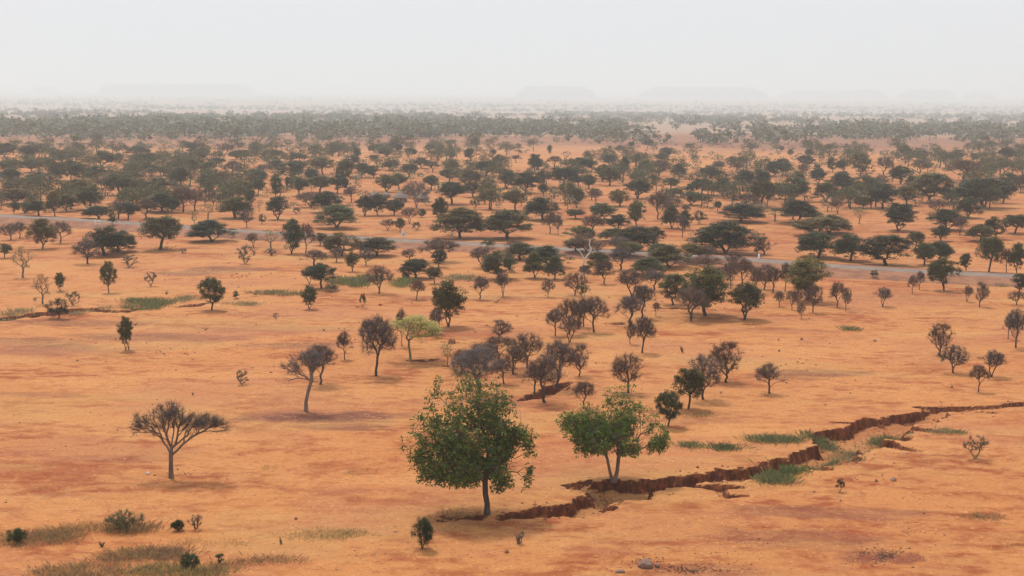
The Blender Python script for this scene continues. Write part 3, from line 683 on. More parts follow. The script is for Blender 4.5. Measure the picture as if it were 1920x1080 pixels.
# ------------------------------------------------------------------ the hero trees of the foreground
def blob_points(rng, blobs, n, depth=1.0, shell=.35):
    B = np.array(blobs, float); vol = B[:, 2] * B[:, 3] * B[:, 4]; k_ = rng.choice(len(B), n, p=vol / vol.sum())
    d = rng.normal(size=(n, 3)); d /= np.linalg.norm(d, axis=1)[:, None]; d *= rng.uniform(0, 1, (n, 1)) ** shell
    b_ = B[k_]
    return np.stack([b_[:, 0] + d[:, 0] * b_[:, 2], b_[:, 5] + d[:, 1] * b_[:, 2] * depth, b_[:, 1] + d[:, 2] * b_[:, 3]], -1)
def leafy(name, px, py, trunks, blobs, n_cl, n_br, leaf, root_r, seed, label, cols, nleaf=8, depth=.9):
    rng = np.random.RandomState(seed); x, y, z = ground(px, py)
    root = bpy.data.objects.new(name, None); C.objects.link(root); root.location = (x, y, z - .03)
    tag(root, label, 'tree', 'broad-leaved trees by the gully')
    T = blob_points(rng, blobs, n_br, depth, .5)
    P, par, R, tn = grow(trunks, root_r, T, rng, r_tip=.010, bias=.35, wander=.10, step=.45)
    tm = MB(); branch_mesh(tm, P, par, R, 10, thin=3.0)
    tr = link('trunk', tm.mesh('trunk', True), M_bark, root); tr.color = (*cols[1], 1)
    A = blob_points(rng, [[q * (1.07 if i_ in (2, 3) else 1) for i_, q in enumerate(b_)] for b_ in blobs], n_cl, depth, .45)
    keep = vnoise(A[:, 0] * 1.1 + 40, A[:, 2] * 1.2 + A[:, 1] * .9 + 17, 1) > .27     # open windows in the crown
    A = A[keep]
    D = np.linalg.norm(A[:, None, :] - P[None, :, :], axis=2); j = np.argmin(D, axis=1)
    cm = MB(); sp = MB()
    rad = A - np.array([A[:, 0].mean(), 0, A[:, 2].mean()])
    for k_ in range(len(A)):
        a = P[j[k_]]; c_ = A[k_]
        tube(sp, [a, (a + c_) / 2 + rng.normal(size=3) * .06, c_], [.011, .008, .004], 3)
    cl = np.repeat(np.arange(len(A)), nleaf); m = len(cl)
    o_ = rng.normal(size=(m, 3)); o_[:, 2] = o_[:, 2] * .6 + .1; o_ /= np.linalg.norm(o_, axis=1)[:, None]
    Q = A[cl] + o_ * .05 + rng.normal(size=(m, 3)) * .05
    leaves(cm, Q, leaf, rng, flat=.25, aspect=.5, droop=.35, out=o_)
    c_ = link('crown', cm.mesh('crown'), M_leaf, root); c_.color = (*cols[0], 1)
    s_ = link('twig', sp.mesh('twig'), M_bark, root); s_.color = (*cols[1], 1); tag(s_, kind='stuff')
    return root
# x, z, rx, rz, weight, y     (metres from the foot of the trunk)
leafy('broadleaf_tree', 913, 964,
      [[(0, 0, -.15), (.02, 0, .6), (-.10, .02, 1.3), (-.12, .05, 2.0), (-.05, .1, 2.9), (.05, .1, 3.8)]],
      [(-1.0, 3.3, 3.2, 1.35, 1.5, 0), (-1.2, 5.0, 2.9, 1.5, .68, 0), (-.7, 6.7, 2.1, 1.25, .33, .2), (1.5, 3.5, 1.35, 1.7, 1.3, -.1), (1.9, 4.6, 1.05, .9, .6, .2), (-3.4, 5.2, 1.2, 1.3, .35, 0), (-4.3, 4.4, .75, .5, .15, 0),
       (-3.0, 6.9, .9, .8, .22, 0), (-2.9, 7.9, .28, .5, .1, .2), (-.8, 8.0, 1.0, .6, .16, 0), (-1.7, 8.3, .3, .45, .05, 0), (.5, 8.0, .45, .45, .07, 0), (2.1, 6.0, .5, .6, .07, 0), (1.0, 6.3, 1.0, .9, .35, 0), (-3.0, 2.4, 1.1, .65, .8, 0), (-1.3, 2.1, .9, .6, .7, .3), (.7, 2.1, .9, .6, .7, -.2), (2.0, 2.4, .75, .75, .7, 0), (-3.9, 3.5, .8, .9, .4, 0), (2.75, 4.7, .3, .5, .08, 0), (-5.0, 3.9, .35, .2, .04, 0), (.2,5.6,1.4,1.3,.6,.1)],
      4600, 330, .16, .17, 5, 'largest leafy green tree in the foreground, single dark trunk beside the gully', ((.080, .122, .022), (.075, .055, .045)))
leafy('broadleaf_tree', 1150, 901,
      [[(-.04, 0, -.1), (-.25, .02, .7), (-.42, .03, 1.5), (-.50, .1, 2.3)], [(.06, 0, -.1), (.24, -.05, .7), (.30, -.05, 1.5), (.20, 0, 2.4)]],
      [(.1, 3.0, 2.6, 1.15, 1.3, 0), (-1.9, 3.5, 1.4, 1.0, .8, 0), (2.2, 2.9, 1.25, 1.0, .9, .1), (.3, 4.3, 1.9, .9, .45, 0), (-.3, 5.4, .45, .8, .18, 0), (.9, 5.5, .9, .9, .15, .2), (-1.6, 4.7, 1.0, .5, .15, 0), (-2.9, 4.0, .8, .6, .25, 0), (3.0, 2.5, .6, .7, .35, 0), (1.5, 2.1, .8, .45, .5, 0), (-1.7, 2.2, .9, .5, .6, 0), (-3.3, 3.4, .5, .3, .08, 0), (1.9,4.3,.9,.6,.15,0)],
      3500, 240, .15, .12, 9, 'leafy green tree with two slender trunks above the gully', ((.095, .148, .024), (.16, .11, .085)))

def bare_hero(name, px, py, trunks, blobs, n_br, tw, root_r, seed, label, twc, tc, L=.45, Rr=.007, rt=.012):
    rng = np.random.RandomState(seed); x, y, z = ground(px, py)
    root = bpy.data.objects.new(name, None); C.objects.link(root); root.location = (x, y, z - .03)
    tag(root, label, 'bare tree')
    T = blob_points(rng, blobs, n_br, .9, .5)
    P, par, R, tn = grow(trunks, root_r, T, rng, r_tip=rt, bias=.72, wander=.10, step=.3)
    tm = MB(); branch_mesh(tm, P, par, R, 10, thin=3.0)
    tr = link('trunk', tm.mesh('trunk', True), M_bark, root); tr.color = (*tc, 1)
    nodes = [i_ for i_ in range(len(P)) if R[i_] < .035 and P[i_][2] > trunks[0][-1][2]]
    src = np.array(nodes)[rng.randint(0, len(nodes), tw)]; A = P[src]; pr = np.array(par)[src]
    ax = A - P[pr]; ax /= np.linalg.norm(ax, axis=1)[:, None] + 1e-9; A = A + (P[pr] - A) * rng.uniform(0, 1, (len(A), 1))
    D = ax * .8 + rng.normal(size=A.shape) * .6 + np.array([0, 0, .15]); Ls = L * rng.uniform(.4, 1.3, len(A)); cm = MB()
    spikes(cm, A, D, Ls, np.full(len(A), Rr), rng); Dn = D / np.linalg.norm(D, axis=1)[:, None]
    for rep in range(2):
        B = A + Dn * (Ls * rng.uniform(.2, .8, len(A)))[:, None]
        spikes(cm, B, Dn + rng.normal(size=B.shape) * .7, Ls * rng.uniform(.3, .6, len(A)), np.full(len(A), Rr * .75), rng)
    c_ = link('crown', cm.mesh('crown'), M_twig, root); c_.color = (*twc, 1)
    return root
bare_hero('bare_tree', 321, 896, [[(0, 0, -.1), (.0, 0, .8), (.03, 0, 1.5), (.06, 0, 2.0)]],
      [(-1.55, 3.75, .95, .65, 1, 0), (-2.2, 3.2, .45, .5, .3, 0), (.1, 4.2, 1.3, .8, 1.2, 0), (-.6, 3.3, 1.0, .5, .4, 0), (1.5, 3.7, 1.2, .6, 1, 0), (2.6, 3.75, 1.1, .55, 1, 0), (3.5, 3.5, .7, .4, .5, 0), (1.4, 2.9, .8, .4, .3, 0)],
      330, 6500, .14, 21, 'lone spreading leafless tree on the orange sand, foreground left', (.10, .075, .064), (.15, .105, .08), L=.38, Rr=.006)
bare_hero('bare_tree', 574, 771, [[(0, 0, -.1), (.0, 0, .8), (.18, 0, 1.6), (.42, .05, 2.4), (.5, .05, 3.0)]],
      [(.6, 4.1, 1.1, .9, 1.2, 0), (-1.0, 3.6, .9, .9, .7, 0), (-1.3, 2.5, .6, .5, .3, 0), (1.2, 2.5, .7, .4, .35, 0), (.0, 4.4, .8, .6, .5, 0), (-.5, 2.4, .6, .3, .2, 0)],
      190, 2300, .14, 23, 'dead branching tree with grey trunk left of the large foreground tree', (.15, .115, .10), (.19, .145, .12), L=.42, Rr=.009)
# bleached dead tree below the road
x, y, z = ground(1092, 520); rng = np.random.RandomState(3); s = mpp(1092, 520)
mb = MB()
def wp(px, pz): return ((px - 1092) * s, 0, (520 - pz) * s)
tube(mb, [wp(1092, 522), wp(1091, 505), (wp(1094, 494)[0], .1, wp(0, 494)[2]), wp(1096, 487)], [.22, .17, .14, .12], 7)
tube(mb, [wp(1095, 489), wp(1099, 481), wp(1106, 472), wp(1108, 466), wp(1104, 459), wp(1106, 449), wp(1107, 446)], [.13, .10, .10, .13, .08, .06, .02], 6)
tube(mb, [wp(1107, 467), wp(1110, 465)], [.05, .02], 4); tube(mb, [wp(1106, 451), wp(1102, 448)], [.04, .015], 4)
tube(mb, [wp(1095, 489), wp(1092, 480), wp(1087, 472), wp(1082, 468), wp(1080, 464)], [.11, .08, .06, .05, .02], 6)
dt = link('dead_tree', mb.mesh('dead_tree', True), M_dead, None, (x, y, z)); tag(dt, 'bleached white forked dead tree rising above brown trees near the road', 'dead tree')

# ------------------------------------------------------------------ thatched huts, road sign, marker post, stone
for (px, by, w, top, lab) in [(702, 372, 27, 357, 'thatched round hut behind dark trees, leftmost of four'), (722, 371, 26, 359, 'thatched round hut second from left, behind dark acacias'),
                              (751, 378, 34, 357, 'thatched hut with wide cone roof left of the grey bare tree'), (791, 378, 34, 358, 'thatched hut half hidden behind the grey bare tree, rightmost')]:
    x, y, z = ground(px, by); s = mpp(px, by); R_ = w * s / 2; H = (by - top) * s
    root = bpy.data.objects.new('thatched_hut', None); C.objects.link(root); root.location = (x, y, z); tag(root, lab, 'hut', 'thatched huts beyond the road')
    th = np.linspace(0, 2 * math.pi, 25)[:-1]; rw = R_ * .72
    mb = MB(); V = []
    for zz, rr in ((-.2, rw * 1.03), (H * .42, rw)): V += [(rr * math.cos(a), rr * math.sin(a), zz) for a in th]
    gap = 18
    mb.add(V, [(i_, (i_ + 1) % 24, 24 + (i_ + 1) % 24, 24 + i_) for i_ in range(24) if i_ != gap])
    link('wall', mb.mesh('wall'), M_mud, root)
    mb = MB(); a0, a1 = th[gap], th[gap + 1]
    mb.add([(rw * .9 * math.cos(a0), rw * .9 * math.sin(a0), 0), (rw * .9 * math.cos(a1), rw * .9 * math.sin(a1), 0), (rw * .9 * math.cos(a1), rw * .9 * math.sin(a1), H * .42), (rw * .9 * math.cos(a0), rw * .9 * math.sin(a0), H * .42)], [(0, 1, 2, 3)])
    link('door', mb.mesh('door'), M_bark, root).color = (.05, .035, .03, 1)
    mb = MB(); V = []; rg = np.random.RandomState(int(px))
    for zz, rr in ((H * .36, R_), (H * .40, R_ * 1.0), (H * .66, R_ * .55), (H * .9, R_ * .16), (H, R_ * .03)):
        V += [(rr * math.cos(a) * rg.uniform(.96, 1.04), rr * math.sin(a) * rg.uniform(.96, 1.04), zz + rg.uniform(-.05, .05)) for a in th]
    f = [(r_ * 24 + i_, r_ * 24 + (i_ + 1) % 24, (r_ + 1) * 24 + (i_ + 1) % 24, (r_ + 1) * 24 + i_) for r_ in range(4) for i_ in range(24)]
    mb.add(V, f); link('roof', mb.mesh('roof'), M_thatch, root)
x, y, z = ground(756, 453); s = mpp(756, 453)
root = bpy.data.objects.new('road_sign', None); C.objects.link(root); root.location = (x, y, z + .3); tag(root, 'white triangular warning sign on a post at the far road edge', 'road sign')
mb = MB(); tube(mb, [(0, 0, -.5), (0, 0, 1.0)], [.04, .04], 8); link('post', mb.mesh('post'), M_metal, root)
mb = MB(); t3 = [(-.5, .62), (.5, .62), (0, 1.55)]; inn = [(-.26, .77), (.26, .77), (0, 1.24)]
V = [(a, -.05, b_) for a, b_ in t3] + [(a, -.05, b_) for a, b_ in inn] + [(a, -.08, b_) for a, b_ in t3] + [(a, -.08, b_) for a, b_ in inn]
f = []
for i_ in range(3):
    j_ = (i_ + 1) % 3; f += [(i_, 3 + i_, 3 + j_, j_), (6 + i_, 6 + j_, 9 + j_, 9 + i_), (i_, j_, 6 + j_, 6 + i_), (3 + i_, 9 + i_, 9 + j_, 3 + j_)]
mb.add(V, f); link('panel_border', mb.mesh('panel_border'), M_white, root)
mb = MB(); mb.add([(a, -.055 - e_, b_) for e_ in (0, .012) for a, b_ in inn], [(0, 1, 4, 3), (1, 2, 5, 4), (2, 0, 3, 5)]); mb.add([(a, -.067, b_) for a, b_ in inn], [(0, 1, 2)]); link('panel', mb.mesh('panel'), M_metal, root)
x, y, z = ground(1422.5, 494); mb = MB(); box(mb, -.11, .11, -.08, .08, -.3, 1.0); box(mb, -.07, .07, -.05, .05, 1.0, 1.08)
tag(link('marker_post', mb.mesh('marker_post'), M_white, None, (x, y, z + .35)), 'white marker post at the road edge among the brown trees', 'marker post')
x, y, z = ground(183, 428); mb = MB(); box(mb, -.5, -.42, -.05, .05, -.3, 1.1); box(mb, .42, .5, -.05, .05, -.3, 1.1); box(mb, -.42, .42, -.04, .04, .75, .95); box(mb, -.42, .42, -.04, .04, .3, .42)
tag(link('road_barrier', mb.mesh('road_barrier'), M_white, None, (x, y, z + .4)), 'small pale barrier frame at the road edge, far left', 'barrier')

# ------------------------------------------------------------------ rocks, mounds, stumps
def rock_mesh(seed, rough=.25, sub=3):
    import bmesh
    bm = bmesh.new(); bmesh.ops.create_icosphere(bm, subdivisions=sub, radius=1)
    rg = np.random.RandomState(seed); pl_ = [(rg.normal(size=3), rg.uniform(.55, .9)) for _ in range(9)]
    for v in bm.verts:
        p = np.array(v.co)
        for n_, d_ in pl_:
            n1 = n_ / np.linalg.norm(n_); e = p @ n1 - d_
            if e > 0: p = p - n1 * e * .85
        p = p * (1 + rough * .4 * (float(vnoise(p[0] * 3 + seed, p[1] * 3 + p[2] * 2, 2)) - .5)); v.co = p
    me = bpy.data.meshes.new('rock'); bm.to_mesh(me); bm.free(); return me
M_mound = mat_simple('termite_earth', (.20, .07, .035), (.34, .13, .06), 2, .95, .4)
M_pale = mat_simple('pale_stone', (.5, .42, .36), (.66, .58, .5), 4)
rocks = [(1212, 1062, 34, 17, M_rock, 'rock', 'largest purplish grey rock lying on the sand at the bottom edge'), (1232, 1062, 14, 7, M_rock, 'rock', 'small grey rock leaning against the largest rock at the bottom'),
 (278, 889, 9, 5, M_pale, 'rock', 'white stone beside the lone spreading leafless tree'), (1643, 903, 9, 6, M_rock, 'rock', 'dark stone, left of a pair on the sand right of the tiny shrub'),
 (1676, 901, 14, 6, M_rock, 'rock', 'dark flat stone, right of a pair on the sand'), (1163, 1073, 20, 5, M_rock, 'rock', 'flat dark stone at the bottom edge left of the largest rock'),
 (847, 644, 20, 11, M_mound, 'termite_mound', 'low dark red termite mound behind the gully bushes'), (713, 573, 8, 4, M_mound, 'termite_mound', 'small red mound on sand right of the stump sprout'),
 (1785, 727, 5, 5, M_rock, 'rock', 'single dark stone left of the small leaning bare tree, far right'), (950, 1036, 10, 6, M_mound, 'soil_clod', 'reddish soil clod on the foreground sand'),
 (555, 974, 6, 5, M_mound, 'soil_clod', 'small dark red clod on the sand left of centre'), (607, 620, 6, 4, M_rock, 'rock', 'dark stone on the purple gravel left of the bare trees'),
 (1640, 640, 7, 4, M_rock, 'rock', 'dark stone on open sand at the right, middle distance'), (1460, 638, 5, 4, M_rock, 'rock', 'small dark stone on open sand above the umbrella-shaped bare tree'), (1461, 659, 5, 4, M_rock, 'rock', 'small dark stone just above the umbrella-shaped bare tree'), (1503, 637, 7, 4, M_rock, 'rock', 'dark flat stone on the reddish sand patch at the right')]
for i_, (px, by, w, h, m_, nm, lab) in enumerate(rocks):
    x, y, z = ground(px, by); s = mpp(px, by); o = link(nm, rock_mesh(i_), m_, None, (x, y, z + h * s * .25))
    o.scale = (w * s / 2, w * s / 2 * .8, h * s * .72); o.rotation_euler = (0, 0, i_ * 1.3); tag(o, lab, 'mound' if 'mound' in nm else ('clod' if 'clod' in nm else 'rock'))
def stump(px, by, h_px, lab, seed, col=(.10, .065, .05), spread=.5, n=7):
    x, y, z = ground(px, by); s = mpp(px, by); rg = np.random.RandomState(seed); mb = MB(); H = h_px * s
    for k_ in range(n):
        a = rg.uniform(0, 6.28); t_ = rg.uniform(.45, 1); r0 = H * .07 * rg.uniform(.6, 1.2); d = np.array([math.cos(a) * spread, math.sin(a) * spread, 1.0]) * H * t_
        pts = [(0, 0, -.03), d * .35 + rg.normal(size=3) * H * .06, d * .7 + rg.normal(size=3) * H * .09, d]
        tube(mb, pts, [r0, r0 * .8, r0 * .5, r0 * .15], 4)
        for q in range(4):
            e = d * rg.uniform(.4, .95); tube(mb, [e, e + rg.normal(size=3) * H * .2], [r0 * .35, r0 * .1], 3)
    o = link('dry_stump', mb.mesh('dry_stump'), M_bark, None, (x, y, z)); o.color = (*col, 1); tag(o, lab, 'stump', 'dry stumps and twigs'); return o
stump(1280, 661, 13, 'dark little stump on the sand above two small trees, right of centre', 1)
stump(362, 741, 8, 'brown stump on the pale sand right above the lone spreading tree', 2)
stump(972, 1019, 25, 'dry twiggy sapling on the foreground sand right of the dark shrub', 3, (.16, .11, .08), .35, 9)
stump(191, 1026, 14, 'dark twiggy tuft on the sand in the lower left corner', 4, (.07, .05, .04), .6, 10)
stump(312, 552, 8, 'small dark stump left of the two-trunked green tree', 5)
stump(241, 656, 11, 'short reddish stump at the foot of the lone little tree', 6, (.14, .06, .04), .15, 3)
stump(670, 577, 6, 'pile of dry branches beside the stump sprout', 7, spread=1.4)
stump(930, 568, 8, 'dry branch pile on the sand below the bare trees, centre', 8, spread=1.2)
stump(385, 619, 6, 'fallen dark branch on the purple gravel at the left', 9, spread=1.5)
stump(527, 1020, 18, 'thin dry twig plant left of the dark foreground shrub', 10, (.18, .12, .09), .3, 4)
stump(255, 610, 7, 'fallen branch just above the lone little tree, left', 11, spread=1.8)
stump(1352, 738, 5, 'forked dry twig on sand between bare trees at the right', 12, spread=1.2)
stump(1439, 743, 5, 'tiny root stub beneath the umbrella-shaped bare tree', 13)

# ------------------------------------------------------------------ shrubs of the foreground
def shrub(px, by, w, h_px, lab, seed, col, kind='shrub', n=60, leafn=120, leaf=.05, twigs=900, lo=.05, tc=(.06, .045, .035), pts=None):
    x, y, z = ground(px, by); s = mpp(px, by); rg = np.random.RandomState(seed); Wd = w * s; H = h_px * s
    root = bpy.data.objects.new(kind, None); C.objects.link(root); root.location = (x, y, z); tag(root, lab, 'shrub', 'foreground shrubs')
    T = dome_targets(rg, n, lo, .96, False, .43, .43, blobs=5) * np.array([Wd, Wd * .8, H])
    roots = [[(rg.uniform(-.05, .05) * Wd, rg.uniform(-.05, .05) * Wd, -.03), (rg.uniform(-.12, .12) * Wd, rg.uniform(-.1, .1) * Wd, H * .15)] for _ in range(4)]
    P, par, R, tn = grow(roots, .03, T, rg, r_tip=.006, bias=.3); tm = MB(); branch_mesh(tm, P, par, R, 5, thin=2)
    link('stem', tm.mesh('stem'), M_bark, root).color = (*tc, 1)
    cm = MB()
    if leafn:
        for t in T:
            d = rg.normal(size=(leafn, 3)) * np.array([Wd * .05, Wd * .05, H * .05]); Q = t + d; Q[:, 2] = np.maximum(Q[:, 2], .02); leaves(cm, Q, leaf, rg, .2, .35)
    A = P[rg.randint(0, len(P), twigs)]; D = A * np.array([1, 1, .5]) / max(Wd, .1) + rg.normal(size=A.shape) * .3 + np.array([0, 0, .5])
    spikes(cm, A, D, rg.uniform(.08, .3, twigs) * min(1, H), np.full(twigs, .006), rg)
    c_ = link('foliage', cm.mesh('foliage'), M_leaf, root); c_.color = (*col, 1); return root
shrub(793, 1029, 48, 66, 'dense dark green shrub below the largest leafy tree', 31, (.030, .045, .018), n=90, leafn=150)
shrub(32, 1019, 44, 30, 'low dark green bush in the dry grass at the lower left edge', 32, (.045, .07, .022))
shrub(335, 995, 30, 21, 'small dark green bush beside a dry branch, lower left', 33, (.04, .055, .022))
shrub(355, 1066, 40, 32, 'green leaning bush in the dry grass at the bottom left', 34, (.055, .075, .028))
shrub(368, 992, 34, 28, 'dry brown branchy bush right beside the small dark bush', 35, (.12, .08, .06), leafn=0, twigs=700)
shrub(235, 994, 86, 38, 'wide olive brushwood clump in the dry grass, lower left', 36, (.13, .115, .055), n=90, leafn=60, twigs=3500)
shrub(412, 1056, 24, 20, 'little grey-green bush on the sand at the bottom, left', 37, (.11, .11, .06), n=24, leafn=60, leaf=.04)

# ------------------------------------------------------------------ grass and weeds
def grass(px, py, rx, ry, n, hgt, col, lab, seed, name='grass', wid=.022, lean=.35, clump=.3):
    """a patch of blades; rx, ry in photo pixels on the ground"""
    x0, y0, z0 = ground(px, py); s = mpp(px, py); _, ya, _ = ground(px, py + ry); _, yb, _ = ground(px, py - ry); RX = rx * s; RY = abs(yb - ya) / 2
    n = int(n * (.75 if px > 900 and py > 700 else .5 if py < 700 else .42)); wid *= .5; hgt *= .78; rx *= .82; rg = np.random.RandomState(seed); nt_ = max(3, int(n / 25)); a = rg.uniform(0, 6.283, nt_); r = rg.uniform(0, 1, nt_) ** .6
    cx = RX * r * np.cos(a); cy = RY * r * np.sin(a); k_ = rg.randint(0, nt_, n); sz = rg.uniform(.4, 1.2, nt_)
    X = cx[k_] + rg.normal(size=n) * clump * sz[k_] * (1 + .8 * rg.uniform(0, 1, n) ** 3); Y = cy[k_] + rg.normal(size=n) * clump * sz[k_]
    wx, wy = X + x0, Y + y0; Zg = plain(wx, wy) - carve(wx, wy) - z0
    hh = hgt * rg.uniform(.4, 1.2, n) * (.5 + .6 * sz[k_]); th = rg.uniform(0, 6.283, n)
    dx = (X - cx[k_]) * .35 + rg.normal(size=n) * lean * .6 * hh; dy = (Y - cy[k_]) * .35 + rg.normal(size=n) * lean * .6 * hh
    V = np.empty((n, 4, 3)); ux, uy = np.cos(th) * wid / 2, np.sin(th) * wid / 2
    V[:, 0] = np.stack([X - ux, Y - uy, Zg - .02], -1); V[:, 1] = np.stack([X + ux, Y + uy, Zg - .02], -1)
    V[:, 2] = np.stack([X + ux * .8 + dx * .4, Y + uy * .8 + dy * .4, Zg + hh * .6], -1); V[:, 3] = np.stack([X + dx, Y + dy, Zg + hh], -1)
    mb = MB(); q = np.arange(n)[:, None] * 4; mb.add(V.reshape(-1, 3), np.concatenate([q + np.array([[0, 1, 2]]), q + np.array([[0, 2, 3]])]))
    o = link(name, mb.mesh(name), M_grass, None, (x0, y0, z0)); o.color = (*col, 1); tag(o, lab, 'grass', kind='stuff'); return o
GRN = (.17, .185, .095); GRY = (.27, .24, .15); DRY = (.42, .28, .14); DRY2 = (.31, .21, .12)
G = [(1450, 826, 46, 7, 3200, .42, GRN, 'long green grass tuft on the sand left of the gully bend'), (1356, 841, 24, 5, 1500, .35, (.12, .14, .07), 'dark green weed tuft between two paler tufts on the sand'),
 (1295, 837, 14, 6, 900, .35, GRN, 'small green tuft right of the twin-trunked tree'), (1537, 818, 22, 6, 1900, .5, GRN, 'green grass at the upper lip of the gully'),
 (1660, 815, 18, 7, 1700, .55, GRN, 'green clump in the middle of the gully'), (1466, 882, 27, 10, 3000, .7, (.14, .19, .08), 'tall bright green grass in the gully below the leafy trees, right'),
 (1457, 902, 27, 7, 2200, .45, GRN, 'lower green grass spilling from the gully'), (1538, 867, 22, 7, 1800, .5, GRN, 'green weeds at the gully wall by the short slit'), (1600, 832, 40, 8, 2000, .35, GRY, 'greyish weeds on the gully floor'),
 (1580, 858, 30, 7, 1500, .3, GRY, 'pale weeds at the gully mouth'), (1760, 810, 14, 4, 600, .35, GRY, 'left small weed tuft on the side gully'), (1790, 811, 11, 3, 500, .3, GRN, 'right small weed tuft beside the side gully'),
 (1592, 619, 16, 3, 900, .45, GRN, 'isolated green tuft on the far sand at the right'), (280, 573, 44, 10, 5000, .7, (.165, .185, .095), 'large green weed patch left of the two-trunked tree'), (250, 566, 14, 4, 900, .6, GRN, 'upper left corner of green weeds above the gully'),
 (345, 563, 26, 5, 1500, .5, GRY, 'thin green weeds between the large patch and the small tree'), (25, 592, 28, 9, 2200, .6, GRY, 'grey-green weeds in the gully at the left edge'), (150, 588, 20, 6, 900, .4, GRY, 'sparse weeds in the left gully beside the dark bush'), (195, 580, 16, 4, 700, .4, GRY, 'sparse weeds on the left gully rim'),
 (455, 571, 35, 3, 1500, .4, GRY, 'thin strip of weeds right of the two-trunked tree'), (520, 551, 60, 4, 3000, .5, (.20, .20, .11), 'long strip of green weeds left of the small trees'), (640, 528, 30, 6, 2500, .7, GRN, 'green weeds in the strip behind the brown umbrella tree, left'),
 (670, 534, 25, 7, 2500, .8, GRN, 'denser green weeds left of the brown bare tree, middle distance'), (690, 524, 26, 6, 1800, .8, GRN, 'green weeds behind the brown bare tree, middle distance'), (757, 533, 22, 7, 2500, .8, (.18, .21, .09), 'bright green weeds below the dark acacia group'),
 (865, 523, 40, 5, 2800, .6, GRY, 'green strip between tree groups, middle distance'), (1876, 537, 10, 2, 300, .4, GRN, 'little green tuft below the road at the far right'), (308, 467, 9, 2, 300, .5, GRN, 'green tuft at the foot of the broad olive tree'),
 (60, 1012, 80, 16, 5200, .32, DRY2, 'dry brown grass around the bush at the lower left edge'), (110, 1005, 36, 12, 2600, .4, DRY2, 'darker dry grass right of the lower left bush'), (170, 990, 60, 9, 2000, .3, DRY, 'sparse straw left of the olive brushwood'), (245, 992, 50, 8, 2400, .45, DRY2, 'dry grass around the wide olive brushwood'),
 (250, 1045, 60, 12, 3600, .4, DRY2, 'dry tufts in the middle of the bottom left grass'), (310, 1040, 40, 12, 2800, .4, (.26, .17, .12), 'purplish dry tufts left of the leaning green bush'), (150, 1075, 90, 16, 5000, .4, DRY2, 'dry grass along the bottom edge at the left'), (330, 1075, 90, 14, 5200, .42, (.27, .22, .11), 'greenish dry grass around the leaning green bush'),
 (420, 1062, 30, 8, 1100, .3, DRY2, 'dry grass by the little grey-green bush'), (510, 1052, 60, 5, 1500, .28, DRY2, 'thin line of dry tufts at the bottom, left'), (610, 1002, 75, 9, 4000, .24, (.44, .32, .18), 'straw patch on sand left of the dark shrub'), (400, 1018, 70, 5, 900, .2, DRY, 'thin straw on the lower left sand'),
 (507, 880, 14, 4, 260, .25, DRY, 'single straw tuft between lone tree and large tree'), (665, 887, 14, 3, 240, .25, DRY, 'straw tuft on sand left of the large tree'), (1840, 970, 30, 3, 700, .2, DRY2, 'flat dry tuft on the sand at the far right'), (1310, 779, 24, 4, 700, .25, DRY, 'faint straw patch below the two small trees'),
 (880, 990, 70, 8, 500, .14, DRY, 'scattered straw at the foot of the largest leafy tree'), (1120, 920, 30, 6, 500, .2, DRY2, 'dry tufts on the gully floor'), (860, 965, 24, 4, 700, .22, DRY2, 'dry weeds at the gully head left of the trunk')]
for i_, (px, py, rx, ry, n, h, col, lab) in enumerate(G): grass(px, py, rx, ry, n, h, col, lab, 200 + i_, wid=.022 if py > 700 else .04)

# ------------------------------------------------------------------ pebbles and small debris (beyond counting)
def scatter_small():
    rg = np.random.RandomState(77); mb = MB(); spots = []
    for (px, py, rx, ry, n, s0, s1) in [(1655, 1042, 70, 20, 500, .02, .06), (1400, 1020, 170, 45, 260, .015, .05), (1300, 1070, 130, 14, 500, .015, .055), (1200, 1050, 90, 25, 200, .015, .05), (700, 1040, 300, 30, 140, .015, .04), (1700, 1000, 220, 60, 160, .02, .05),
             (350, 888, 40, 10, 20, .03, .09), (300, 800, 300, 120, 110, .03, .09), (300, 660, 300, 60, 90, .04, .12), (700, 640, 300, 60, 70, .04, .12), (1500, 680, 350, 80, 90, .04, .11), (1600, 900, 300, 60, 60, .03, .08), (1000, 850, 300, 60, 40, .02, .06), (1300, 560, 600, 60, 90, .05, .14), (450, 520, 400, 50, 90, .05, .16), (1000, 790, 200, 40, 40, .03, .07), (200, 980, 200, 50, 60, .02, .05)]:
        a = rg.uniform(0, 6.283, n); r = np.abs(rg.normal(size=n)) * .62
        for k_ in range(n):
            x, y, z = ground(px + rx * r[k_] * math.cos(a[k_]), py + ry * r[k_] * math.sin(a[k_])); spots.append((x, y, z, s0 + (s1 - s0) * rg.uniform(0, 1) ** 2.2))
    S = np.array(spots); n = len(S)
    base = np.array([(1, 0, 0), (-1, 0, 0), (0, 1, 0), (0, -1, 0), (0, 0, 1), (0, 0, -.6)], float)
    V = base[None] * (S[:, 3][:, None, None] * rg.uniform(.7, 1.3, (n, 6, 1)) * np.array([1.3, 1, .8])); V = V + S[:, None, :3]
    F_ = np.array([(0, 2, 4), (2, 1, 4), (1, 3, 4), (3, 0, 4), (2, 0, 5), (1, 2, 5), (3, 1, 5), (0, 3, 5)])
    mb.add(V.reshape(-1, 3), (np.arange(n)[:, None, None] * 6 + F_[None]).reshape(-1, 3))
    tag(link('pebbles', mb.mesh('pebbles'), M_pebble), 'dark pebbles and soil crumbs scattered over the sand', 'pebbles', kind='stuff')
scatter_small()
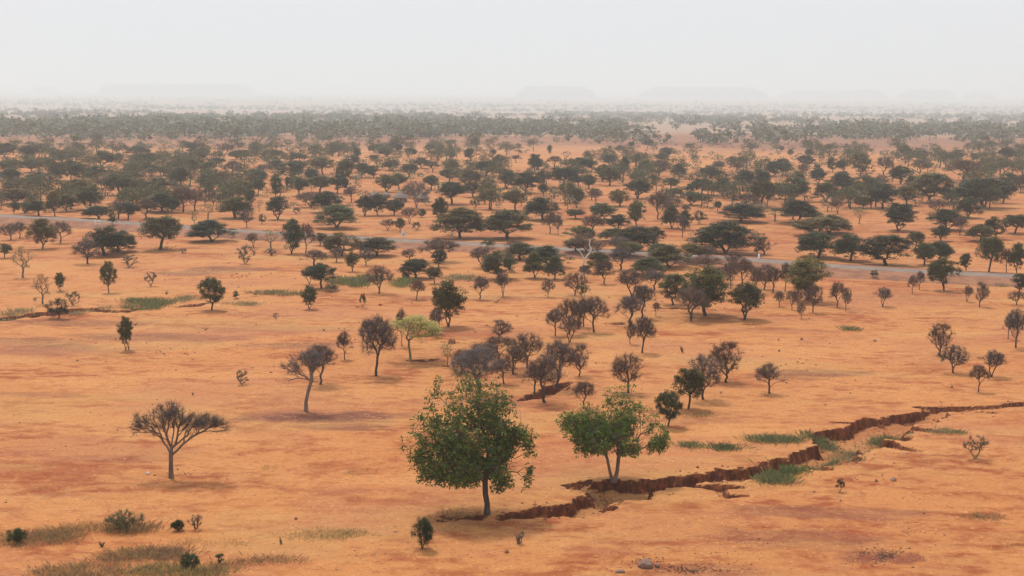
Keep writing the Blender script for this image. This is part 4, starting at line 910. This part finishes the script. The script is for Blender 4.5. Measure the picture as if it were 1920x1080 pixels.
def clods():
    rg = np.random.RandomState(12); mb = MB(); S = []
    for pts in G_W[2:7]:
        for (xa, ya, ha, da), (xb, yb, hb, db) in zip(pts[:-1], pts[1:]):
            m = int(math.hypot(xb - xa, yb - ya) * 9)
            for _ in range(m):
                u = rg.uniform(); o_ = rg.normal() * (ha + .4); x = xa + (xb - xa) * u + rg.normal() * .2; y = ya + (yb - ya) * u + o_; S.append((x, y, rg.uniform(.03, .16) * rg.uniform(.4, 1)))
    S = np.array(S); Zc = plain(S[:, 0], S[:, 1]) - carve(S[:, 0], S[:, 1]); n = len(S)
    base = np.array([(1, 0, 0), (-1, 0, 0), (0, 1, 0), (0, -1, 0), (0, 0, .8), (0, 0, -.6), (.6, .6, .5), (-.6, -.5, .5)], float)[:6]
    V = base[None] * (S[:, 2][:, None, None] * rg.uniform(.6, 1.4, (n, 6, 1))); V = V + np.stack([S[:, 0], S[:, 1], Zc], -1)[:, None, :]
    F_ = np.array([(0, 2, 4), (2, 1, 4), (1, 3, 4), (3, 0, 4), (2, 0, 5), (1, 2, 5), (3, 1, 5), (0, 3, 5)])
    mb.add(V.reshape(-1, 3), (np.arange(n)[:, None, None] * 6 + F_[None]).reshape(-1, 3))
    tag(link('soil_clods', mb.mesh('soil_clods'), M_mound), 'fallen clods of red earth along the gully', 'rubble', kind='stuff')
clods()

# ------------------------------------------------------------------ far woodland and mesas
DT = np.geomspace(300, 15800, 900); PYT = HORIZON + F * (CH + drop(DT)) / DT
def far_wood(name, lab, spec, seed, nl, kinds, size, leaf_f):
    rg = np.random.RandomState(seed); mb = MB(); P = []; S = []
    for (y0, y1, n, x0, x1, patch) in spec:
        c_ = 0
        while c_ < n:
            m = 4000; py = rg.uniform(y0, y1, m) if y1 > 215 else rg.uniform(y0, y1, m); D = np.interp(-py, -PYT, DT)
            # even cover over the ground: pick distance uniformly in 1/py, weight by density noise
            px = rg.uniform(x0, x1, m); X = (px - 960) / F * D
            den = fbm(X / 160 + 9, D / 260, 2, 3); keep = den > patch
            X, D = X[keep], D[keep]; X = X[:n - c_]; D = D[:n - c_]; P.append(np.stack([X, D], -1)); c_ += len(X)
    P = np.concatenate(P); N = len(P); zg = plain(P[:, 0], P[:, 1])
    W = rg.uniform(size[0], size[1], N); Ht = W * rg.uniform(.45, .85, N)
    d = rg.normal(size=(N, nl, 3)); d /= np.linalg.norm(d, axis=2)[:, :, None]; d *= rg.uniform(.3, 1, (N, nl, 1)) ** .5
    Q = d * np.stack([W * .5, W * .5, Ht * .36], -1)[:, None, :]; Q[:, :, 2] += (Ht * .64)[:, None]
    Q[:, :, 0] += P[:, 0][:, None]; Q[:, :, 1] += P[:, 1][:, None]; Q[:, :, 2] += zg[:, None]
    leaves(mb, Q.reshape(-1, 3), np.repeat(W * leaf_f, nl), rg, .4, .7)
    spikes(mb, np.stack([P[:, 0], P[:, 1], zg - .1], -1), np.tile([0, 0, 1.0], (N, 1)), Ht * .7, W * .035, rg)
    o = link(name, mb.mesh(name), M_leaf); o.color = (.12, .112, .078, 1); tag(o, lab, 'woodland', kind='stuff')  # leaf colour paled towards grey, standing in for some of the distance haze
far_wood('distant_woodland', 'far grey-green woodland fading into the haze', [(206, 252, 1000, -60, 1980, .54), (220, 248, 620, 0, 1960, .48), (224, 258, 500, -40, 1000, .49), (196, 226, 700, -60, 1980, .45), (240, 264, 200, -40, 1980, .45)], 5, 60, None, (5, 12), .24)
far_wood('scattered_bush', 'sparse far bushes dotting the pale plain near the horizon', [(184, 200, 1900, -80, 2000, .46), (198, 222, 1500, -80, 2000, .46), (246, 268, 300, -40, 1960, .45)], 6, 30, None, (4, 11), .30)
far_wood('low_bush', 'small bushes between the trees of the wooded belt and bare strip', [(255, 300, 330, -20, 1940, .40), (290, 345, 300, -20, 1940, .4), (300, 400, 200, -20, 1940, .4), (262, 290, 160, -20, 1000, .35)], 8, 90, None, (1.2, 4.2), .13)
def belt_fill():                               # the trees of the belt past the first few hundred
    rg = np.random.RandomState(5); mb = MB(); cnt = 0
    while cnt < 480:
        px = rg.uniform(-60, 1980); py = 282 + 112 * rg.uniform(0, 1) ** 1.25
        if fbm(px / 130.0, py / 30.0, 4, 2) < .42 or 560 < px < 820 and py > 330: continue
        x, y, z = ground(px, py); cnt += 1; s = mpp(px, py); W_ = rg.uniform(26, 58) * s * (.6 + .4 * (py - 260) / 130); H_ = W_ * rg.uniform(.62, .95)
        T = dome_targets(rg, 46, rg.uniform(.16, .34), .98, rg.uniform() < .4, blobs=4) * np.array([W_, W_, H_])
        Q = np.repeat(T, 24, axis=0) + rg.normal(size=(46 * 24, 3)) * np.array([.055 * W_, .055 * W_, .04 * H_])
        leaves(mb, Q + np.array([x, y, z]), W_ * .05, rg, .4, .6)
        tube(mb, [(x, y, z - .1), (x + .02 * W_, y, z + H_ * .3), (x, y, z + H_ * .6)], [W_ * .03, W_ * .022, W_ * .01], 5)
    o = link('belt_trees', mb.mesh('belt_trees'), M_leaf); o.color = (.082, .076, .032, 1); tag(o, 'smaller bushy trees filling the wooded belt between the larger ones', 'woodland', kind='stuff')
belt_fill()
M_mesa = mat_simple('mesa_rock', (.08, .065, .06), (.14, .11, .095), .02)
for (xa, xb, yt, D, sh, lab) in [(232, 455, 157, 10800, .12, 'm'), (972, 1102, 161, 9600, .30, 'm'), (1212, 1412, 163, 10300, .22, 'm'), (1470, 1600, 170, 11200, .3, 'm'), (1570, 1645, 167, 11000, .5, 'm'), (1690, 1765, 167, 10600, .35, 'm'), (1805, 1850, 170, 10600, .55, 'm'), (70, 110, 160, 11200, .6, 'm')]:
    pm = (xa + xb) / 2; tan = (pm - 960) / F; rad_roll = math.tan(ROLL) * (pm - 960)
    hz = HORIZON + rad_roll; H = (hz - yt) / F * D + CH + 30.5; w = (xb - xa) / F * D * .82; m_, k_ = 60, 26
    u = np.linspace(-.75, .75, m_); v = np.linspace(-.9, .9, k_); U_, V_ = np.meshgrid(u, v)
    e = np.clip((1 - np.maximum(np.abs(U_) * 1.5, np.abs(V_) * 1.2) + (fbm(U_ * 6 + pm, V_ * 6, 1, 3) - .5) * .35) / sh, 0, 1)
    Zm = (e ** .8) * H * (1 - .08 * fbm(U_ * 9 + pm, V_ * 4, 3, 2)) - 3.2 * (e <= 0)
    X = tan * D + U_ * w; Y = D + V_ * min(w, 500)
    mb = MB(); mb.add(np.stack([X, Y, Zm - 30.8], -1).reshape(-1, 3), [(a * m_ + b_, a * m_ + b_ + 1, (a + 1) * m_ + b_ + 1, (a + 1) * m_ + b_) for a in range(k_ - 1) for b_ in range(m_ - 1)])
    tag(link('mesa_hill', mb.mesh('mesa_hill'), M_mesa), kind='structure')

# ------------------------------------------------------------------ the dusty air
HAZE = 1 / 3400
mb = MB(); x0, x1, y0, y1, z0, z1 = -9400, 9400, -200, 16100, -36.0, 130.0
box(mb, x0, x1, y0, y1, z0, z1)
m = bpy.data.materials.new('dusty_air'); m.use_nodes = True; n = m.node_tree; n.nodes.clear(); oo = n.nodes.new('ShaderNodeOutputMaterial'); pv = n.nodes.new('ShaderNodeVolumePrincipled')
pv.inputs['Density'].default_value = HAZE; pv.inputs['Color'].default_value = (.885, .965, .99, 1); pv.inputs['Anisotropy'].default_value = .25
n.links.new(pv.outputs[0], oo.inputs['Volume'])
tag(link('haze', mb.mesh('haze'), m), kind='stuff')
